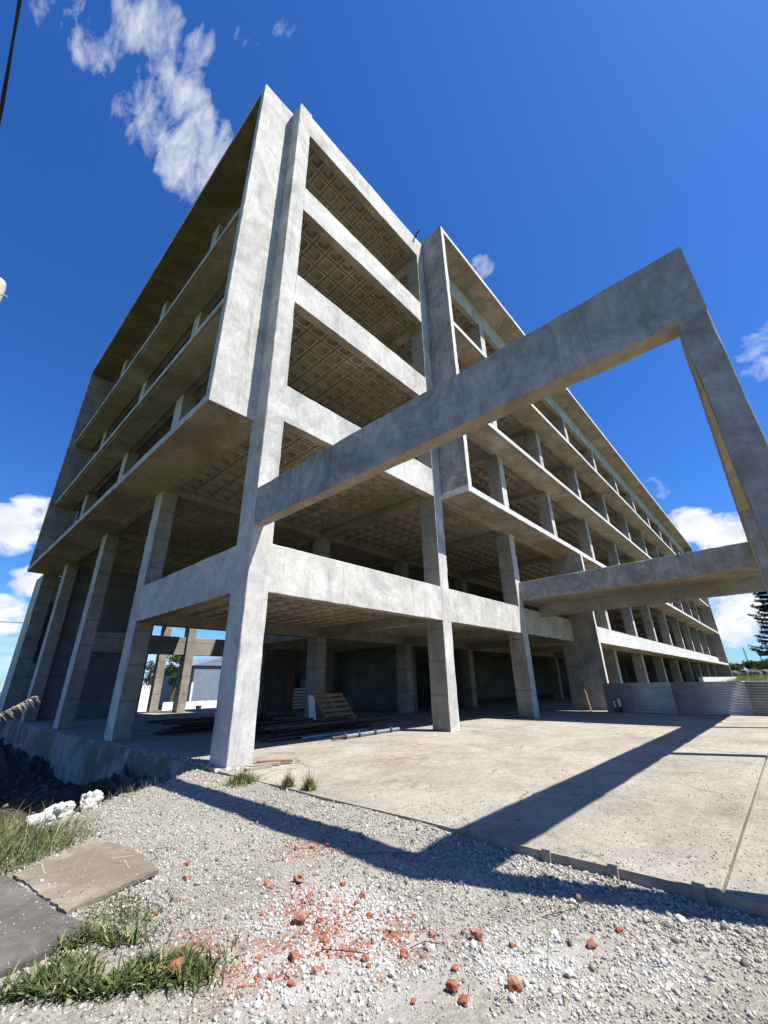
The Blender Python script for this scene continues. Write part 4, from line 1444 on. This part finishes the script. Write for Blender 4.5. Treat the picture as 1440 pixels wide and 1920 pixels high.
def conifer(x, y, z0, h, r, lab):
    t = thing('conifer', lab, 'tree', (x, y, z0))
    part('trunk', MB().tube([(x, y, z0-.3), (x+.05, y, z0+h*.5), (x, y, z0+h)], [.28, .18, .03], 8), M_BARK, t)
    V, F, C = [], [], []
    mbb = MB()
    tiers = 21
    for k in range(tiers):
        f = k/(tiers-1)
        zz = z0 + h*(.30+.68*f)
        rr = r*(1-f)**.75*rnd.uniform(.85, 1.1) + .15
        for b_ in range(9):
            a = b_*.698 + k*.9 + rnd.uniform(-.25, .25)
            ln = rr*rnd.uniform(.7, 1.12)
            root = Vector((x, y, zz))
            d = Vector((math.cos(a), math.sin(a), 0))
            pts_ = [root + d*ln*q + Vector((0, 0, -.30*ln*q*(1.3-q) + .22*ln*max(0, q-.65))) for q in (0, .35, .7, 1)]
            mbb.tube(pts_, [.045, .03, .02, .005], 4, 0, False)
            for i in range(190):
                q = rnd.uniform(.12, 1.0)
                p = root + d*ln*q + Vector((0, 0, -.30*ln*q*(1.3-q) + .22*ln*max(0, q-.65)))
                w = .42*(1-q)**.5 + .07
                p += Vector((rnd.gauss(0, w*.5), rnd.gauss(0, w*.5), rnd.gauss(0, .07)))
                aa = (d + Vector((rnd.gauss(0, .6), rnd.gauss(0, .6), rnd.gauss(-.1, .4)))).normalized()
                bb = aa.cross(Vector((rnd.gauss(0, 1), rnd.gauss(0, 1), 1))).normalized()
                s_ = rnd.uniform(.09, .2)
                o = len(V)
                V += [(p-aa*s_)*S, (p+bb*s_*.28)*S, (p+aa*s_)*S, (p-bb*s_*.28)*S]
                F.append((o, o+1, o+2, o+3))
                q_ = rnd.choice(DKCON)
                C += [(*q_, 1)]*4
    part('branches', mbb, M_BARK, t)
    me_ = bpy.data.meshes.new('crown')
    me_.from_pydata(V, [], F)
    ca_ = me_.color_attributes.new('Col', 'FLOAT_COLOR', 'POINT')
    ca_.data.foreach_set('color', np.array(C).ravel())
    me_.materials.append(M_BROAD)
    link('crown', me_, t)


conifer(60, -10.3, .4, 14.0, 3.2, 'dark conifer with drooping branches at the right edge beyond the fence')
# thin bare tree under the conifer
t = thing('bare_tree', 'thin half bare tree below the conifer at the right edge', 'tree', (70, -8.6, .6))
mb = MB()
base = Vector((70, -9.0, .6))
for k in range(26):
    a = rnd.uniform(0, 6.28)
    z = rnd.uniform(2.2, 5.6)
    r_ = rnd.uniform(.8, 2.1)
    p1 = Vector((70, -9.0, z*.8+.6))
    p2 = p1+Vector((math.cos(a)*r_*.5, math.sin(a)*r_*.5, .5))
    p3 = p2+Vector((math.cos(a+.4)*r_*.6, math.sin(a+.4)*r_*.6, rnd.uniform(-.2, .3)))
    mb.tube([p1, p2, p3], [.045, .03, .012], 4, 0, False)
mb.tube([base, (70, -9.0, 5.3)], [.12, .05], 6)
part('branches', mb, M_BARK, t)
leaf_cloud('crown', [((70+rnd.gauss(0, 1.1), -8.8+rnd.gauss(0, 1.1), rnd.uniform(4.0, 6.0)), .4) for _ in range(9)], 260, .13, OLIVE, t)

for x, y, z0, h, r, lab in ((128, .6, 2.1, 2.6, 2.0, 'rounded green shrub beside the far end of the building'), (131, -2.4, 2.2, 3.0, 2.2, 'broad green shrub in the middle beyond the dark rocks'),
                            (126, -5.8, 2.2, 3.1, 2.2, 'green shrub below the dark billboard'), (134, -9.5, 2.3, 3.4, 2.6, 'green shrub furthest right beyond the dark rocks')):
    broad_tree('shrub', x, y, z0, h, r, lab, GREEN, 'shrubs beyond the field', 1500, 'shrub', False, .2)
for k, (x, y, r) in enumerate(((113, -.6, 1.1), (114, -2.2, 1.3), (114, -3.9, 1.25), (115, -5.6, 1.3), (116, -7.6, 1.4), (117, -9.8, 1.4))):
    o = tag(link('rock', rock_mesh('rock', M_TARP, 3, .3, .8, 40+k, .3), None, (x, y, 2.1)), ORD[k] + ' dark grey boulder from the building in the row beyond the field', 'rock', 'dark boulders at the field edge')
    o.scale = [r*S]*3
o = tag(link('soil_heap', rock_mesh('soil_heap', M_BRICKD, 3, .3, .5, 50, .1), None, (104, -7.4, 1.5)), 'reddish soil heap in front of the dark boulders', 'soil heap')
o.scale = [1.0*S]*3
it = []
for i in range(5200):
    x = 42+72*rnd.random()
    y = rnd.uniform(-13, -1.9) if x < 97.5 else rnd.uniform(-13, 6)
    z = -.08+.024*(x-40)
    it.append(((x, y, z-.05), rnd.uniform(0, 6.28), rnd.uniform(.35, .95), rnd.uniform(.03, .07), rnd.uniform(.05, .5), rnd.uniform(.1, .7),
               rnd.choice(((.12, .17, .035), (.16, .21, .05), (.20, .22, .07), (.09, .13, .03)))))
blades('field_grass', it, 'stuff')
solo('low_wall', MB().prism(45, 45.4, -8.6, -6.2, -.1, 1.22, {'*': 0}, .02, .01), M_WHITE, 'low white wall end showing just above the metal fence', 'wall')

BB = thing('billboard', 'dark billboard on posts far away beyond the shrubs', 'billboard', (150, -6, 2.5))
part('panel', MB().box(150, 150.2, -10.5, -4.2, 6.85, 7.95), M_DARK, BB)
for y in (-4.5, -7, -9.8):
    part('post', MB().tube([(150.3, y, 2.0), (150.3, y, 8.6)], .09, 6), M_DARK, BB)
part('rail', MB().box(150, 150.3, -11, -4.0, 5.75, 5.95), M_DARK, BB)
for k, y in enumerate((-4.6, -5.4, -6.3)):
    part('bracket', MB().tube([(150, y, 7.9), (149.6, y, 9.2)], .05, 5), M_DARK, BB)
MS = thing('radio_mast', 'thin lattice radio mast on the far horizon at right', 'mast', (160, -1.1, 3))
mb = MB()
for dy in (-.14, .14):
    mb.tube([(160, -1.05+dy, 3), (160, -.93+dy*.4, 9.7)], .05, 4)
for k in range(12):
    z = 3.5+k*.5
    mb.tube([(160, -1.18, z), (160, -.9, z+.35)], .03, 3)
part('lattice', mb, M_DARKSTEEL, MS)
for x, y, w, d_, h, lab in ((170, -3, 5, 4, 6.1, 'low flat roofed house on the far right horizon'), (175, 3.2, 3.5, 4, 5.6, 'small flat roofed house beside the end of the building'), (180, -12, 6, 4, 6.6, 'pale flat house behind the billboard')):
    t = thing('house', lab, 'house', (x, y, 3))
    part('wall', MB().box(x, x+d_, y-w/2, y+w/2, 2, h-.3), M_DARK, t)
    part('roof', MB().box(x-.3, x+d_+.3, y-w/2-.4, y+w/2+.4, h-.3, h), M_DARK, t)
    for q in range(2):
        part('window', MB().box(x-.06, x+.02, y-w/4+q*w/2-.4, y-w/4+q*w/2+.4, h-2.0, h-1.0), M_PVCB, t)

# behind the building
GB = thing('grey_house', 'plain blue grey house gable seen through the ground floor', 'house', (26, 60, -1.5))
part('wall', MB().prism(25.7, 36, 60, 72, -1.6, 4.9, {'*': 0}, .02, 0), M_BLUEG, GB)
mb = MB()
mb.add([(25.3, 59.7, 4.9), (36.4, 59.7, 4.9), (36.4, 72, 4.9), (25.3, 72, 4.9), (30.8, 59.7, 6.5), (30.8, 72, 6.5)],
       [(0, 1, 4), (3, 5, 2), (0, 4, 5, 3), (1, 2, 5, 4), (0, 3, 2, 1)])
part('roof', mb, M_BLUEG, GB)
part('trim', MB().box(25.45, 25.72, 59.7, 60.0, -1.6, 2.4), M_WHITE, GB)
WW = thing('white_wall', 'low white wall of square panels in front of the grey house', 'wall', (27, 57, -1.6))
for k in range(8):
    x = 20.6+k*1.55
    part('panel', MB().box(x, x+1.47, 57, 57.12, -1.6, -.22-.02*(k % 3)), M_WHITE, WW)
    part('post', MB().box(x+1.465, x+1.56, 56.98, 57.14, -1.6, -.2), M_POLE, WW)
solo('planter', MB().tube([(24.4, 54, -1.6), (24.4, 54, -.75)], [.25, .4], 10), M_DARK, 'dark tapered tub in front of the low white wall', 'planter')
WH = thing('white_house', 'bright white house with open floors behind the corner column', 'house', (34, 62, -1.5))
part('wall', MB().box(37.2, 48, 63, 75, -1.6, 6.2), M_WHITE, WH)
for k in range(5):
    part('ledge', MB().box(36.9, 48.2, 62.4, 63.0, -.2+k*1.35, -.02+k*1.35), M_WHITE, WH)
    part('window', MB().box(37.6, 46, 62.9, 62.98, .25+k*1.35, .95+k*1.35) if k < 4 else MB().box(38, 40, 62.9, 62.98, 5.3, 5.8), M_DARK, WH)
LBH = thing('pale_house', 'pale blue house wall with balcony rail seen at the left of the sunlit inner column', 'house', (12, 52, -1.5))
part('wall', MB().box(13.0, 19.2, 55, 63, -1.6, 2.0), M_WHITE, LBH)
for k in range(14):
    part('baluster', MB().box(14.5+k*.33, 14.55+k*.33, 54.7, 54.76, 2.0, 3.6), M_DARKSTEEL, LBH)
part('rail', MB().box(14.4, 19.2, 54.68, 54.78, 3.55, 3.65), M_DARKSTEEL, LBH)
broad_tree('tree', 23.4, 62, -1.5, 8.6, 2.3, 'green tree between the grey house and the sunlit inner column', GREEN, None, 2600)
broad_tree('tree', 21.2, 66, -1.5, 7.6, 1.5, 'thin dark tree left of the grey house gable', OLIVE, None, 900)
broad_tree('tree', -2.9, 62, -1.6, 6.3, 1.9, 'small pale green tree at the far left horizon', OLIVE, None, 1400)
for x, y, h, lab in ((-18, 90, 5, 'far low house beyond the left tree'), (46, 96, 6, 'far pale house behind the white house'), (4, 110, 4.5, 'far low house straight behind the building')):
    t = thing('house', lab, 'house', (x, y, -1.5))
    part('wall', MB().box(x-4, x+4, y, y+8, -1.6, h-1.5), M_WHITE, t)
    part('roof', MB().box(x-4.4, x+4.4, y-.4, y+8.4, h-1.5, h-1.2), M_BRICKD, t)
    part('window', MB().box(x-2, x-1, y-.06, y+.02, h-3.6, h-2.4), M_DARK, t)
